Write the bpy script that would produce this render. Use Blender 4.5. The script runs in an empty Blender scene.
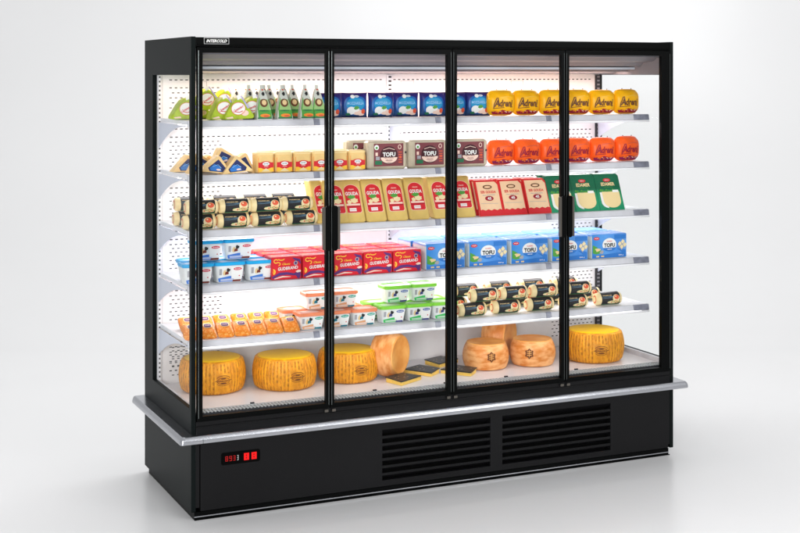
import bpy, math, random
from mathutils import Vector, Matrix
random.seed(7)
R = math.radians
PI = math.pi
scene = bpy.context.scene
COL = scene.collection

# ------------------------------------------------------------------ camera
cam_d = bpy.data.cameras.new('camera')
cam = bpy.data.objects.new('camera', cam_d)
COL.objects.link(cam)
cam.location = (-1.6653, -5.8123, 1.9357)
cam.rotation_euler = (R(90), 0, R(-24.606))
cam_d.lens = 62.0
cam_d.sensor_width = 36
cam_d.shift_y = -0.2403
cam_d.clip_start = 0.05
cam_d.clip_end = 200
scene.camera = cam

# ------------------------------------------------------------------ world, lamps, exposure
w = bpy.data.worlds.new('World')
scene.world = w
w.use_nodes = True
bg = w.node_tree.nodes['Background']
bg.inputs['Color'].default_value = (0.99, 0.995, 1.0, 1)
bg.inputs['Strength'].default_value = 0.62

def area(name, loc, target, sx, sy, power, color=(1, 1, 1)):
    d = bpy.data.lights.new(name, 'AREA')
    d.shape = 'RECTANGLE'
    d.size, d.size_y, d.energy, d.color = sx, sy, power, color
    o = bpy.data.objects.new(name, d)
    COL.objects.link(o)
    o.location = loc
    o.rotation_euler = (Vector(target) - Vector(loc)).to_track_quat('-Z', 'Y').to_euler()
    return o
area('key_softbox', (-3.4, -7.0, 2.1), (1.2, 0, 0.9), 2.4, 2.4, 290)
area('added_right_softbox', (4.6, -6.0, 3.0), (1.4, 0, 0.4), 1.8, 1.2, 80)  # added out of view to draw a bright highlight along the bumper
area('added_narrow_softbox', (2.4, -6.1, 3.0), (0.4, 0, 0.4), 0.5, 1.2, 22)  # also added, for a smaller bumper highlight towards the left
area('overhead_softbox', (1.3, 1.2, 5.6), (1.2, -0.6, 0), 4.5, 2.2, 150)
area('backdrop_softbox', (4.2, 3.0, 5.5), (5.2, 8.5, 2.5), 5.0, 2.0, 85)
area('backdrop_left_softbox', (-1.5, 3.0, 5.2), (-1.0, 8.5, 0.8), 4.0, 2.0, 42)
scene.view_settings.view_transform = 'Standard'
scene.view_settings.look = 'None'
scene.view_settings.exposure = 0.12
scene.view_settings.gamma = 1
scene.render.engine = 'CYCLES'
scene.cycles.max_bounces = 10
scene.cycles.transparent_max_bounces = 24

# ------------------------------------------------------------------ materials
def mat(name, col, rough=0.5, metal=0.0, spec=0.25, var=0.0, vscale=20.0, bump=0.0, bscale=60.0, emit=None, coat=0.0, sss=0.0):
    m = bpy.data.materials.new(name)
    m.use_nodes = True
    nt = m.node_tree
    b = nt.nodes['Principled BSDF']
    b.inputs['Base Color'].default_value = (*col, 1)
    b.inputs['Roughness'].default_value = rough
    b.inputs['Metallic'].default_value = metal
    b.inputs['Specular IOR Level'].default_value = spec
    if coat: b.inputs['Coat Weight'].default_value = coat
    if sss:
        b.inputs['Subsurface Weight'].default_value = sss
        b.inputs['Subsurface Radius'].default_value = (0.02, 0.01, 0.005)
        b.inputs['Subsurface Scale'].default_value = 0.5
    if emit:
        b.inputs['Emission Color'].default_value = (*emit[0], 1)
        b.inputs['Emission Strength'].default_value = emit[1]
    if var or bump:
        tc = nt.nodes.new('ShaderNodeTexCoord')
    if var:
        n = nt.nodes.new('ShaderNodeTexNoise')
        n.inputs['Scale'].default_value = vscale
        n.inputs['Detail'].default_value = 4
        nt.links.new(tc.outputs['Object'], n.inputs['Vector'])
        r = nt.nodes.new('ShaderNodeValToRGB')
        r.color_ramp.elements[0].position = 0.3
        r.color_ramp.elements[1].position = 0.7
        r.color_ramp.elements[0].color = (*[max(0, c * (1 - var)) for c in col], 1)
        r.color_ramp.elements[1].color = (*[min(1, c * (1 + var)) for c in col], 1)
        nt.links.new(n.outputs['Fac'], r.inputs['Fac'])
        nt.links.new(r.outputs['Color'], b.inputs['Base Color'])
    if bump:
        n2 = nt.nodes.new('ShaderNodeTexNoise')
        n2.inputs['Scale'].default_value = bscale
        n2.inputs['Detail'].default_value = 3
        nt.links.new(tc.outputs['Object'], n2.inputs['Vector'])
        bp = nt.nodes.new('ShaderNodeBump')
        bp.inputs['Strength'].default_value = bump
        bp.inputs['Distance'].default_value = 0.004
        nt.links.new(n2.outputs['Fac'], bp.inputs['Height'])
        nt.links.new(bp.outputs['Normal'], b.inputs['Normal'])
    return m

def ramp_mat(name, axis, stops, rough=0.35, spec=0.3, wob=0.0, wscale=30.0, bump=0.0, bscale=50):
    """printed film whose ink colour follows a position on the thing (object space, metres)"""
    m = bpy.data.materials.new(name)
    m.use_nodes = True
    nt = m.node_tree
    b = nt.nodes['Principled BSDF']
    b.inputs['Roughness'].default_value = rough
    b.inputs['Specular IOR Level'].default_value = spec
    tc = nt.nodes.new('ShaderNodeTexCoord')
    sp = nt.nodes.new('ShaderNodeSeparateXYZ')
    nt.links.new(tc.outputs['Object'], sp.inputs[0])
    lo, hi = stops[0][0], stops[-1][0]
    src = sp.outputs[axis]
    if wob:
        n = nt.nodes.new('ShaderNodeTexNoise')
        n.inputs['Scale'].default_value = wscale
        n.inputs['Detail'].default_value = 3
        nt.links.new(tc.outputs['Object'], n.inputs['Vector'])
        ma = nt.nodes.new('ShaderNodeMath'); ma.operation = 'MULTIPLY_ADD'
        ma.inputs[1].default_value = wob
        nt.links.new(n.outputs['Fac'], ma.inputs[0])
        nt.links.new(src, ma.inputs[2])
        src = ma.outputs[0]
        lo += wob * .5; hi += wob * .5
    mr = nt.nodes.new('ShaderNodeMapRange')
    mr.inputs['From Min'].default_value = lo
    mr.inputs['From Max'].default_value = hi
    nt.links.new(src, mr.inputs['Value'])
    r = nt.nodes.new('ShaderNodeValToRGB')
    e = r.color_ramp.elements
    while len(e) < len(stops): e.new(0.5)
    for k, (p, c) in enumerate(stops):
        e[k].position = (p - stops[0][0]) / (stops[-1][0] - stops[0][0])
        e[k].color = (*c, 1)
    nt.links.new(mr.outputs[0], r.inputs['Fac'])
    nt.links.new(r.outputs['Color'], b.inputs['Base Color'])
    if bump:
        n2 = nt.nodes.new('ShaderNodeTexNoise')
        n2.inputs['Scale'].default_value = bscale
        nt.links.new(tc.outputs['Object'], n2.inputs['Vector'])
        bp = nt.nodes.new('ShaderNodeBump')
        bp.inputs['Strength'].default_value = bump
        bp.inputs['Distance'].default_value = 0.004
        nt.links.new(n2.outputs['Fac'], bp.inputs['Height'])
        nt.links.new(bp.outputs['Normal'], b.inputs['Normal'])
    return m

def glass_mat(name, tint=(1, 1, 1), refl=0.05, rough=0.0):
    m = bpy.data.materials.new(name)
    m.use_nodes = True
    nt = m.node_tree
    nt.nodes.clear()
    out = nt.nodes.new('ShaderNodeOutputMaterial')
    t = nt.nodes.new('ShaderNodeBsdfTransparent')
    t.inputs['Color'].default_value = (*tint, 1)
    g = nt.nodes.new('ShaderNodeBsdfGlossy')
    g.inputs['Roughness'].default_value = rough
    lw = nt.nodes.new('ShaderNodeLayerWeight')
    pw_ = nt.nodes.new('ShaderNodeMath'); pw_.operation = 'POWER'; pw_.inputs[1].default_value = 5
    nt.links.new(lw.outputs['Facing'], pw_.inputs[0])
    ma_ = nt.nodes.new('ShaderNodeMath'); ma_.operation = 'MULTIPLY_ADD'; ma_.inputs[1].default_value = 0.5; ma_.inputs[2].default_value = refl
    nt.links.new(pw_.outputs[0], ma_.inputs[0])
    mx = nt.nodes.new('ShaderNodeMixShader')
    nt.links.new(ma_.outputs[0], mx.inputs[0])
    nt.links.new(t.outputs[0], mx.inputs[1])
    nt.links.new(g.outputs[0], mx.inputs[2])
    nt.links.new(mx.outputs[0], out.inputs[0])
    return m

M = {}
M['black'] = mat('black_coated_steel', (0.0015, 0.0018, 0.0018), 0.36, spec=0.05, bump=0.03, bscale=300)
M['side'] = mat('dark_green_grey_coated_steel', (0.0045, 0.0068, 0.0068), 0.42, spec=0.06, bump=0.03, bscale=250)
M['charcoal'] = mat('charcoal_coated_steel', (0.0065, 0.0065, 0.0072), 0.34, spec=0.13, var=0.12, vscale=2, bump=0.03, bscale=300)
M['handle'] = mat('taupe_handle_metal', (0.075, 0.066, 0.055), 0.4, spec=0.4)
M['bead'] = mat('dark_polished_bead', (0.09, 0.10, 0.10), 0.22, metal=0.9)
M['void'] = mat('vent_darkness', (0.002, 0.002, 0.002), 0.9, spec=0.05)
M['white'] = mat('white_enamel', (0.80, 0.79, 0.80), 0.35, var=0.02)
M['shelfw'] = mat('white_shelf_enamel', (0.78, 0.79, 0.83), 0.3)
M['bracket'] = mat('pale_lilac_enamel', (0.62, 0.65, 0.76), 0.4)
M['rail'] = mat('grey_price_rail_plastic', (0.56, 0.56, 0.60), 0.25, var=0.12, vscale=9)
M['lip'] = mat('white_rail_lip', (0.85, 0.85, 0.88), 0.2)
M['railend'] = mat('clear_grey_rail_insert', (0.24, 0.25, 0.31), 0.2, var=0.25, vscale=30)
M['canopy'] = mat('grey_canopy_enamel', (0.20, 0.19, 0.21), 0.45)
M['canopy2'] = mat('light_canopy_trim', (0.50, 0.53, 0.59), 0.3)
M['slot'] = mat('slot_dark', (0.03, 0.03, 0.035), 0.8)
M['steel'] = mat('brushed_stainless', (0.42, 0.43, 0.46), 0.24, metal=1.0, bump=0.04, bscale=400)
M['sidesteel'] = mat('satin_stainless', (0.62, 0.65, 0.72), 0.4, metal=0.85)
M['mesh'] = mat('grey_grille', (0.55, 0.57, 0.58), 0.4, metal=0.3)
M['glass'] = glass_mat('door_glass', (0.985, 0.992, 0.99), 0.008)
M['led'] = mat('led_diffuser', (1, 1, 1), 0.5, emit=((1.0, 0.96, 0.95), 21.0))
M['ledw'] = mat('warm_led_diffuser', (1, 1, 1), 0.5, emit=((1.0, 0.74, 0.62), 19.0))
M['led_fill'] = mat('added_led_fill', (1, 1, 1), 0.5, emit=((1.0, 0.98, 0.96), 8.5))  # glow of the strip added under the lowest shelf
M['red_led'] = mat('red_display_glow', (0.3, 0, 0), 0.5, emit=((1.0, 0.005, 0.005), 0.7))
M['red_dim'] = mat('dim_red_display_glow', (0.2, 0, 0), 0.5, emit=((0.8, 0.005, 0.005), 0.22))
M['grey_led'] = mat('grey_display_glow', (0.2, 0.2, 0.2), 0.5, emit=((0.6, 0.7, 0.65), 0.3))
M['print_white'] = mat('white_print', (0.82, 0.82, 0.80), 0.4)
M['print_black'] = mat('black_print', (0.02, 0.02, 0.022), 0.4)
M['silver'] = mat('silver_print', (0.5, 0.5, 0.5), 0.3, metal=0.6)

# ------------------------------------------------------------------ mesh builder
class MB:
    def __init__(s):
        s.v, s.f, s.m, s.sm = [], [], [], []
    def add(s, vs, fs, mi=0, smooth=False):
        o = len(s.v)
        s.v += [tuple(p) for p in vs]
        for f in fs:
            s.f.append([i + o for i in f]); s.m.append(mi); s.sm.append(smooth)
    def box(s, x0, y0, z0, x1, y1, z1, mi=0):
        vs = [(x, y, z) for x in (x0, x1) for y in (y0, y1) for z in (z0, z1)]
        s.add(vs, [(0, 1, 3, 2), (4, 6, 7, 5), (0, 4, 5, 1), (2, 3, 7, 6), (0, 2, 6, 4), (1, 5, 7, 3)], mi)
    def cbox(s, x0, y0, z0, x1, y1, z1, c=0.003, mi=0, shear=0.0):
        """box with chamfered edges; shear pushes the top back"""
        zs = [z0, z0 + c, z1 - c, z1]
        ins = [c, 0, 0, c]
        rings = []
        for z, i in zip(zs, ins):
            a, b_, d, e = x0 + i, x1 - i, y0 + i, y1 - i
            q = c
            ring = [(a + q, d), (b_ - q, d), (b_, d + q), (b_, e - q), (b_ - q, e), (a + q, e), (a, e - q), (a, d + q)]
            rings.append([(x, y + (z - z0) * shear, z) for x, y in ring])
        s.loft(rings, mi, caps=True)
    def loft(s, rings, mi=0, caps=True, smooth=False, closed=True):
        n = len(rings[0]); vs = [p for r in rings for p in r]; fs = []
        for k in range(len(rings) - 1):
            for i in range(n if closed else n - 1):
                j = (i + 1) % n
                fs.append((k * n + i, k * n + j, (k + 1) * n + j, (k + 1) * n + i))
        s.add(vs, fs, mi, smooth)
        if caps:
            s.add(rings[0], [tuple(range(n))[::-1]], mi)
            s.add(rings[-1], [tuple(range(n))], mi)
    def prism(s, pts, axis, a0, a1, mi=0):
        """pts are 2D in the plane normal to axis: x->(y,z)  y->(x,z)  z->(x,y)"""
        def P(p, a):
            return (a, p[0], p[1]) if axis == 'x' else (p[0], a, p[1]) if axis == 'y' else (p[0], p[1], a)
        s.loft([[P(p, a0) for p in pts], [P(p, a1) for p in pts]], mi)
    def flat(s, shape, warp, mi=0, smooth=False):
        vs, fs = shape
        s.add([warp(*p) for p in vs], fs, mi, smooth)
    def ringframe(s, axis, o, i, a0, a1, mi=0):
        """rectangular frame: o,i = (u0,v0,u1,v1)"""
        def P(u, v, a): return (a, u, v) if axis == 'x' else (u, a, v)
        c = []
        for a in (a0, a1):
            for q in (o, i):
                c += [P(q[0], q[1], a), P(q[2], q[1], a), P(q[2], q[3], a), P(q[0], q[3], a)]
        fs = []
        for k in range(4):
            j = (k + 1) % 4
            fs += [(k, j, 4 + j, 4 + k), (8 + k, 12 + k, 12 + j, 8 + j), (k, 8 + k, 8 + j, j), (4 + k, 4 + j, 12 + j, 12 + k)]
        s.add(c, fs, mi)
    def build(s, name, mats, parent=None, bevel=0.0, fix=True):
        me = bpy.data.meshes.new(name)
        me.from_pydata(s.v, [], s.f)
        for m_ in (mats if isinstance(mats, (list, tuple)) else [mats]):
            me.materials.append(m_)
        me.polygons.foreach_set('material_index', s.m)
        me.polygons.foreach_set('use_smooth', s.sm)
        me.update()
        o = bpy.data.objects.new(name, me)
        COL.objects.link(o)
        if parent: o.parent = parent
        if bevel:
            md = o.modifiers.new('bevel', 'BEVEL'); md.width = bevel; md.segments = 2; md.limit_method = 'ANGLE'; md.angle_limit = R(50)
        return o

def rect(x0, z0, x1, z1, nx=1, nz=1):
    vs = [(x0 + (x1 - x0) * i / nx, z0 + (z1 - z0) * j / nz) for j in range(nz + 1) for i in range(nx + 1)]
    fs = [(j * (nx + 1) + i, j * (nx + 1) + i + 1, (j + 1) * (nx + 1) + i + 1, (j + 1) * (nx + 1) + i) for j in range(nz) for i in range(nx)]
    return vs, fs
def disc(cx, cz, rx, rz, n=20, rings=2, rot=0.0, p=2.0, a0=0, a1=2 * PI):
    vs, fs = [(cx, cz)], []
    ca, sa = math.cos(rot), math.sin(rot)
    full = abs(a1 - a0 - 2 * PI) < 1e-6
    cnt = n if full else n + 1
    for k in range(1, rings + 1):
        for i in range(cnt):
            a = a0 + (a1 - a0) * i / n
            c, s_ = math.cos(a), math.sin(a)
            x = math.copysign(abs(c) ** (2 / p), c) * rx * k / rings
            z = math.copysign(abs(s_) ** (2 / p), s_) * rz * k / rings
            vs.append((cx + x * ca - z * sa, cz + x * sa + z * ca))
    for i in range(cnt if full else cnt - 1):
        j = (i + 1) % cnt
        fs.append((0, 1 + i, 1 + j))
        for k in range(rings - 1):
            a = 1 + k * cnt
            fs.append((a + i, a + cnt + i, a + cnt + j, a + j))
    return vs, fs
def ring2(cx, cz, rx, rz, t, n=24, a0=0.0, a1=2 * PI, rot=0.0):
    vs, fs = [], []
    ca, sa = math.cos(rot), math.sin(rot)
    for i in range(n + 1):
        a = a0 + (a1 - a0) * i / n
        for q in (0, t):
            x, z = (rx - q) * math.cos(a), (rz - q) * math.sin(a)
            vs.append((cx + x * ca - z * sa, cz + x * sa + z * ca))
    for i in range(n):
        fs.append((2 * i, 2 * i + 1, 2 * i + 3, 2 * i + 2))
    return vs, fs
def poly(pts):
    return list(pts), [tuple(range(len(pts)))]
def stroke(pts, t):
    vs, fs = [], []
    for i, p in enumerate(pts):
        a = pts[max(0, i - 1)]; b = pts[min(len(pts) - 1, i + 1)]
        dx, dz = b[0] - a[0], b[1] - a[1]; L = math.hypot(dx, dz) or 1
        nx, nz = -dz / L, dx / L
        tt = t[i] if isinstance(t, (list, tuple)) else t
        vs += [(p[0] + nx * tt / 2, p[1] + nz * tt / 2), (p[0] - nx * tt / 2, p[1] - nz * tt / 2)]
    for i in range(len(pts) - 1):
        fs.append((2 * i, 2 * i + 1, 2 * i + 3, 2 * i + 2))
    return vs, fs
def blobby(cx, cz, rx, rz, n=14, j=0.2, seed=1):
    rr = random.Random(seed)
    vs, fs = [(cx, cz)], []
    for i in range(n):
        a = 2 * PI * i / n; k = 1 + rr.uniform(-j, j)
        vs.append((cx + rx * k * math.cos(a), cz + rz * k * math.sin(a)))
    for i in range(n): fs.append((0, 1 + i, 1 + (i + 1) % n))
    return vs, fs
_tc = {}
def text2(s, cx, cz, wd, ht, shear=0.0, bold=0.02, rise=0.0):
    """lettering as flat faces fitted to a width and a height around a centre"""
    key = (s, shear, bold)
    if key not in _tc:
        cu = bpy.data.curves.new('t', 'FONT'); cu.body = s; cu.resolution_u = 2; cu.shear = shear; cu.offset = bold
        o = bpy.data.objects.new('t', cu); COL.objects.link(o)
        bpy.context.view_layer.update()
        me = bpy.data.meshes.new_from_object(o.evaluated_get(bpy.context.evaluated_depsgraph_get()))
        vs = [(v.co.x, v.co.y) for v in me.vertices]; fs = [tuple(p.vertices) for p in me.polygons]
        bpy.data.objects.remove(o); bpy.data.curves.remove(cu); bpy.data.meshes.remove(me)
        x0 = min(v[0] for v in vs); x1 = max(v[0] for v in vs); z0 = min(v[1] for v in vs); z1 = max(v[1] for v in vs)
        _tc[key] = ([((x - x0) / (x1 - x0) - .5, (z - z0) / (z1 - z0) - .5) for x, z in vs], fs)
    vs, fs = _tc[key]
    return [(cx + x * wd, cz + z * ht + rise * x * wd) for x, z in vs], fs

def thing(name, label, cat, loc=(0, 0, 0), rz=0.0, group=None):
    o = bpy.data.objects.new(name, None)
    o.empty_display_size = 0.05
    COL.objects.link(o)
    o.location = loc; o.rotation_euler = (0, 0, rz)
    o['label'] = label; o['category'] = cat
    if group: o['group'] = group
    return o
def dup(src, loc, rz=0.0, label=None, rx=0.0, ry=0.0):
    def cp(o, par):
        c = o.copy(); COL.objects.link(c)
        if par: c.parent = par
        for ch in KIDS.get(o.name, []): cp(ch, c)
        return c
    c = cp(src, None)
    c.location = loc; c.rotation_euler = (rx, ry, rz)
    if label: c['label'] = label
    return c
KIDS = {}
def settle(root):
    """remember the parts of a finished thing so copies are made without searching"""
    def rec(o):
        KIDS[o.name] = list(o.children)
        for c in o.children: rec(c)
    rec(root)
_first = {}
def place(proto, loc, rz=0.0, label=None, ry=0.0, rx=0.0):
    if proto.name not in _first:
        _first[proto.name] = 1
        settle(proto)
        proto.location = loc; proto.rotation_euler = (rx, ry, rz)
        if label: proto['label'] = label
        return proto
    return dup(proto, loc, rz, label, rx, ry)

# ------------------------------------------------------------------ setting: seamless studio sweep
def backdrop():
    mb = MB()
    prof = [(-16, 0), (-8, 0), (3.0, 0)]
    rad = 4.0
    for k in range(1, 25):
        a = PI / 2 * k / 24
        prof.append((3.0 + rad * math.sin(a), rad - rad * math.cos(a)))
    prof.append((7.0, 12))
    yw = R(24.606)
    rings = []
    for u in (-16, 0, 16):
        rings.append([(0.9 + u * math.cos(yw) + v * math.sin(yw), 0.4 - u * math.sin(yw) + v * math.cos(yw), z) for v, z in prof])
    mb.loft(rings, caps=False, smooth=True, closed=False)
    m = mat('matt_white_studio_sweep', (0.75, 0.75, 0.755), 0.27, spec=0.45, var=0.012, vscale=0.7)
    o = mb.build('ground', m)
    o['kind'] = 'structure'
backdrop()

# ------------------------------------------------------------------ the cabinet
W, D, H = 2.53, 0.812, 2.10
SZ = [1.727, 1.483, 1.236, 0.990, 0.745]
DECK = 0.455
cab = thing('display_refrigerator', 'tall black glass door refrigerated display cabinet with five lit shelves of cheese', 'refrigerator')

# side panels with a window each
for s_ in (0, 1):
    x0, x1 = (0, .02) if not s_ else (W - .02, W)
    mb = MB()
    mb.ringframe('x', (0.0, 0.032, D, H), (0.03, .479, .66, 1.932), x0, x1)
    o = mb.build('side_panel', M['side'], cab, bevel=.002)
    g = MB(); xm = (x0 + x1) / 2
    g.add([(xm, .03, .479), (xm, .66, .479), (xm, .66, 1.932), (xm, .03, 1.932)], [(0, 1, 2, 3)])
    g.build('side_glass', M['glass'], o)
mb = MB(); mb.box(.021, .76, .05, W - .021, D - .002, H - .004); mb.build('rear_panel', M['black'], cab)
mb = MB(); mb.box(.021, .062, H - .022, W - .021, .758, H - .004); mb.build('roof_panel', M['black'], cab)

# header above the doors
mb = MB()
mb.box(.0215, .002, 2.056, W - .0215, .06, H - .003)
mb.box(.0215, -.004, 2.062, W - .0215, .0015, 2.066)
hd = mb.build('header', M['black'], cab, bevel=.0015)
mb = MB()
mb.ringframe('y', (.057, 2.0675, .170, 2.0945), (.0585, 2.069, .1685, 2.093), -.0035, .0015, 1)
mb.box(.0586, -.002, 2.0691, .1684, .0015, 2.0929, 0)
mb.flat(text2('INTERCOLD', .1135, 2.081, .094, .0135, shear=.4, bold=.03), lambda u, v: (u, -.0028, v), 2)
mb.build('nameplate', [M['black'], M['silver'], M['print_white']], hd)

# doors
xs = [.0225, .644, 1.262, 1.882, W - .0225]
def rbox(mb, x0, x1, z0, z1, y0, y1, r, mi):
    pts = []
    for cx, cz, a in ((x1 - r, z1 - r, 0), (x0 + r, z1 - r, 90), (x0 + r, z0 + r, 180), (x1 - r, z0 + r, 270)):
        for k in range(5):
            t = R(a + 22.5 * k); pts.append((cx + r * math.cos(t), cz + r * math.sin(t)))
    mb.prism(pts, 'y', y0, y1, mi)
for i in range(4):
    a, b = xs[i] + .0015, xs[i + 1] - .0015
    gl = [.048, .664, 1.288, 1.905][i]; gr = [.623, 1.235, 1.859, 2.449][i]
    mb = MB()
    mb.ringframe('y', (a, .427, b, 2.053), (gl, .448, gr, 2.029), -.012, .010)
    # slim raised beads that catch the light along the stiles
    for xx in (a + .004, b - .007):
        mb.box(xx, -.0145, .44, xx + .003, -.012, 2.04, 1)
    dr = mb.build('door', [M['black'], M['bead']], cab, bevel=.002)
    g = MB(); g.add([(gl, .002, .448), (gr, .002, .448), (gr, .002, 2.029), (gl, .002, 2.029)], [(0, 1, 2, 3)])
    g.build('glass_pane', M['glass'], dr)
    h = MB()
    hx = b if i in (0, 2) else a
    sg = -1 if i in (0, 2) else 1
    def seg(xa, xb, y0, y1, mi): h_x = sorted((hx + sg * xa, hx + sg * xb)); h.cbox(h_x[0], y0, 1.148, h_x[1], y1, 1.338, .004, mi)
    rbox(h, *sorted((hx + sg * .003, hx + sg * .029)), 1.138, 1.342, -.030, -.020, .012, 0)
    rbox(h, *sorted((hx + sg * .0292, hx + sg * .040)), 1.142, 1.338, -.030, -.016, .006, 1)
    h.box(*sorted((hx + sg * .008, hx + sg * .018))[:1], -.0245, 1.16, sorted((hx + sg * .008, hx + sg * .018))[1], -.0118, 1.18, 0)
    h.box(*sorted((hx + sg * .008, hx + sg * .018))[:1], -.0245, 1.30, sorted((hx + sg * .008, hx + sg * .018))[1], -.0118, 1.32, 0)
    h.build('handle', [M['black'], M['handle']], dr, bevel=.0015)

# panel and gutter under the doors
mb = MB()
mb.box(.0215, -.002, .372, W - .0215, .028, .4245)
mb.box(.0215, -.010, .4, W - .0215, -.0022, .404)
lp = mb.build('lower_fascia', M['charcoal'], cab, bevel=.0015)
for k in (1, 2, 3):                                       # hinge blocks below the stiles
    for x in (xs[k] - .018, xs[k] + .018):
        mb = MB(); mb.cbox(x - .009, -.014, .408, x + .009, -.0105, .420, .001); mb.build('hinge', M['handle'], lp)

# base front with holes for the two vents
def grid_panel(mb, xs_, zs_, holes, y0, y1, mi=0):
    for i in range(len(xs_) - 1):
        for j in range(len(zs_) - 1):
            if (i, j) in holes: continue
            xa, xb, za, zb = xs_[i], xs_[i + 1], zs_[j], zs_[j + 1]
            mb.add([(xa, y0, za), (xb, y0, za), (xb, y0, zb), (xa, y0, zb)], [(0, 1, 2, 3)], mi)
    for (i, j) in holes:
        xa, xb, za, zb = xs_[i], xs_[i + 1], zs_[j], zs_[j + 1]
        for p, q in (((xa, za), (xb, za)), ((xb, za), (xb, zb)), ((xb, zb), (xa, zb)), ((xa, zb), (xa, za))):
            mb.add([(p[0], y0, p[1]), (q[0], y0, q[1]), (q[0], y1, q[1]), (p[0], y1, p[1])], [(0, 1, 2, 3)], mi)
mb = MB()
grid_panel(mb, [.0405, .905, 1.47, 1.535, 2.149, 2.496], [.036, .063, .302, .337], [(1, 1), (3, 1)], -.004, .03)
mb.add([(.0405, -.004, .036), (.0405, .03, .036), (.0405, .03, .337), (.0405, -.004, .337)], [(0, 1, 2, 3)])
mb.add([(2.496, -.004, .036), (2.496, .03, .036), (2.496, .03, .337), (2.496, -.004, .337)], [(0, 1, 2, 3)])
mb.add([(.0405, -.004, .337), (2.496, -.004, .337), (2.496, .03, .337), (.0405, .03, .337)], [(0, 1, 2, 3)])
fp = mb.build('front_panel', M['charcoal'], cab)
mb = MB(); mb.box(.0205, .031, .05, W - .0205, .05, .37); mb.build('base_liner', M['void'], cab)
for xa, xb in ((.0205, .0380), (2.4985, W - .0205)):
    mb = MB(); mb.box(xa, .001, .05, xb, .0305, .337); mb.build('corner_post', M['charcoal'], cab, bevel=.001)
for (xa, xb) in ((.9055, 1.4695), (1.5355, 2.1485)):
    mb = MB()
    n = 7; p = (.302 - .063) / n
    for k in range(n):                                     # each louvre: a pressed blade sloping in
        zt = .302 - k * p
        mb.prism([(-.003, zt - .0005), (-.003, zt - .012 if k else zt - .006), (.022, zt - p + .004), (.025, zt - p + .008), (.004, zt - .0005)], 'x', xa, xb, 0)
    mb.build('vent', [M['charcoal'], M['void']], fp)
# plinth with a thin bright strip
mb = MB()
mb.box(.012, -.006, .0, W - .034, .78, .034, 0)
mb.box(.012, -.0085, .012, W - .034, -.0062, .0165, 1)
mb.box(.012, -.012, .0, W - .030, -.0062, .004, 0)
mb.build('plinth', [M['black'], M['steel']], cab)

# controller
mb = MB()
rbox(mb, .134, .312, .2235, .2775, -.0065, -.0042, .009, 0)
def seven(cx, cz, wd, ht, t, mi, segs='abcdefg'):
    q = dict(a=(cx - wd / 2, cz + ht / 2 - t, cx + wd / 2, cz + ht / 2), g=(cx - wd / 2, cz - t / 2, cx + wd / 2, cz + t / 2), d=(cx - wd / 2, cz - ht / 2, cx + wd / 2, cz - ht / 2 + t),
             f=(cx - wd / 2, cz, cx - wd / 2 + t, cz + ht / 2), e=(cx - wd / 2, cz - ht / 2, cx - wd / 2 + t, cz), b=(cx + wd / 2 - t, cz, cx + wd / 2, cz + ht / 2), c=(cx + wd / 2 - t, cz - ht / 2, cx + wd / 2, cz))
    for ch in segs:
        a, b_, c, d = q[ch]; mb.flat(rect(a, b_, c, d), lambda u, v: (u, -.0072 - (.0001 if ch in 'agd' else 0), v), mi)
seven(.158, .2505, .012, .022, .003, 2, 'abcdefg')
seven(.176, .2505, .012, .022, .003, 2, 'abcdfg')
seven(.193, .2505, .010, .022, .003, 2, 'abgcd')
seven(.209, .2505, .007, .022, .0025, 3, 'agd')
seven(.209, .2505, .006, .022, .0025, 3, 'bc')
for cx in (.249, .284):
    mb.flat(rect(cx - .012, .2355, cx + .012, .2665), lambda u, v: (u, -.0071, v), 1)
    mb.flat(rect(cx - .003, .2425, cx + .0015, .249), lambda u, v: (u, -.0074, v), 4)
    mb.flat(rect(cx - .003, .253, cx + .0015, .2595), lambda u, v: (u, -.0074, v), 4)
mb.build('control_display', [M['void'], M['red_led'], M['red_dim'], M['grey_led'], mat('button_glyph_red', (0.12, 0, 0), 0.5)], fp)

# bumper: stainless bar round three sides
prof = [(0.001, .3405), (.0470, .3405), (.0490, .3412), (.0500, .3430), (.0500, .3470), (.0496, .3520), (.0487, .3575), (.0472, .3630), (.0450, .3680), (.0420, .3720), (.0395, .3735), (.001, .3740)]
path = []
bx, by, rr = .062, .052, .025
def bump_ring(o_, z):
    pts = []
    ex, ey = o_ * bx / .05, o_ * by / .05
    pts.append((-ex, D - .0)); 
    r_ = .016 * o_ / .05
    for k in range(7):
        t = R(180 + 15 * k); pts.append((-ex + r_ + r_ * math.cos(t), -ey + r_ + r_ * math.sin(t)))
    for k in range(7):
        t = R(270 + 15 * k); pts.append((W + ex - r_ + r_ * math.cos(t), -ey + r_ + r_ * math.sin(t)))
    pts.append((W + ex, D))
    return [(x, y, z) for x, y in pts]
mb = MB()
rings = [bump_ring(o_, z) for o_, z in prof]
mb.loft(rings, 0, caps=False, smooth=False, closed=False)
n = len(rings[0])
mb.add([r_[0] for r_ in rings], [tuple(range(len(rings)))]); mb.add([r_[-1] for r_ in rings], [tuple(range(len(rings)))])
bo = mb.build('bumper', M['steel'], cab)
mb = MB()                                                   # joint sleeve at the left end of the front bar
mb.box(.0378, -.0525, .3400, .0392, -.0005, .360); mb.build('bumper_joint', M['black'], bo)

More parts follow.
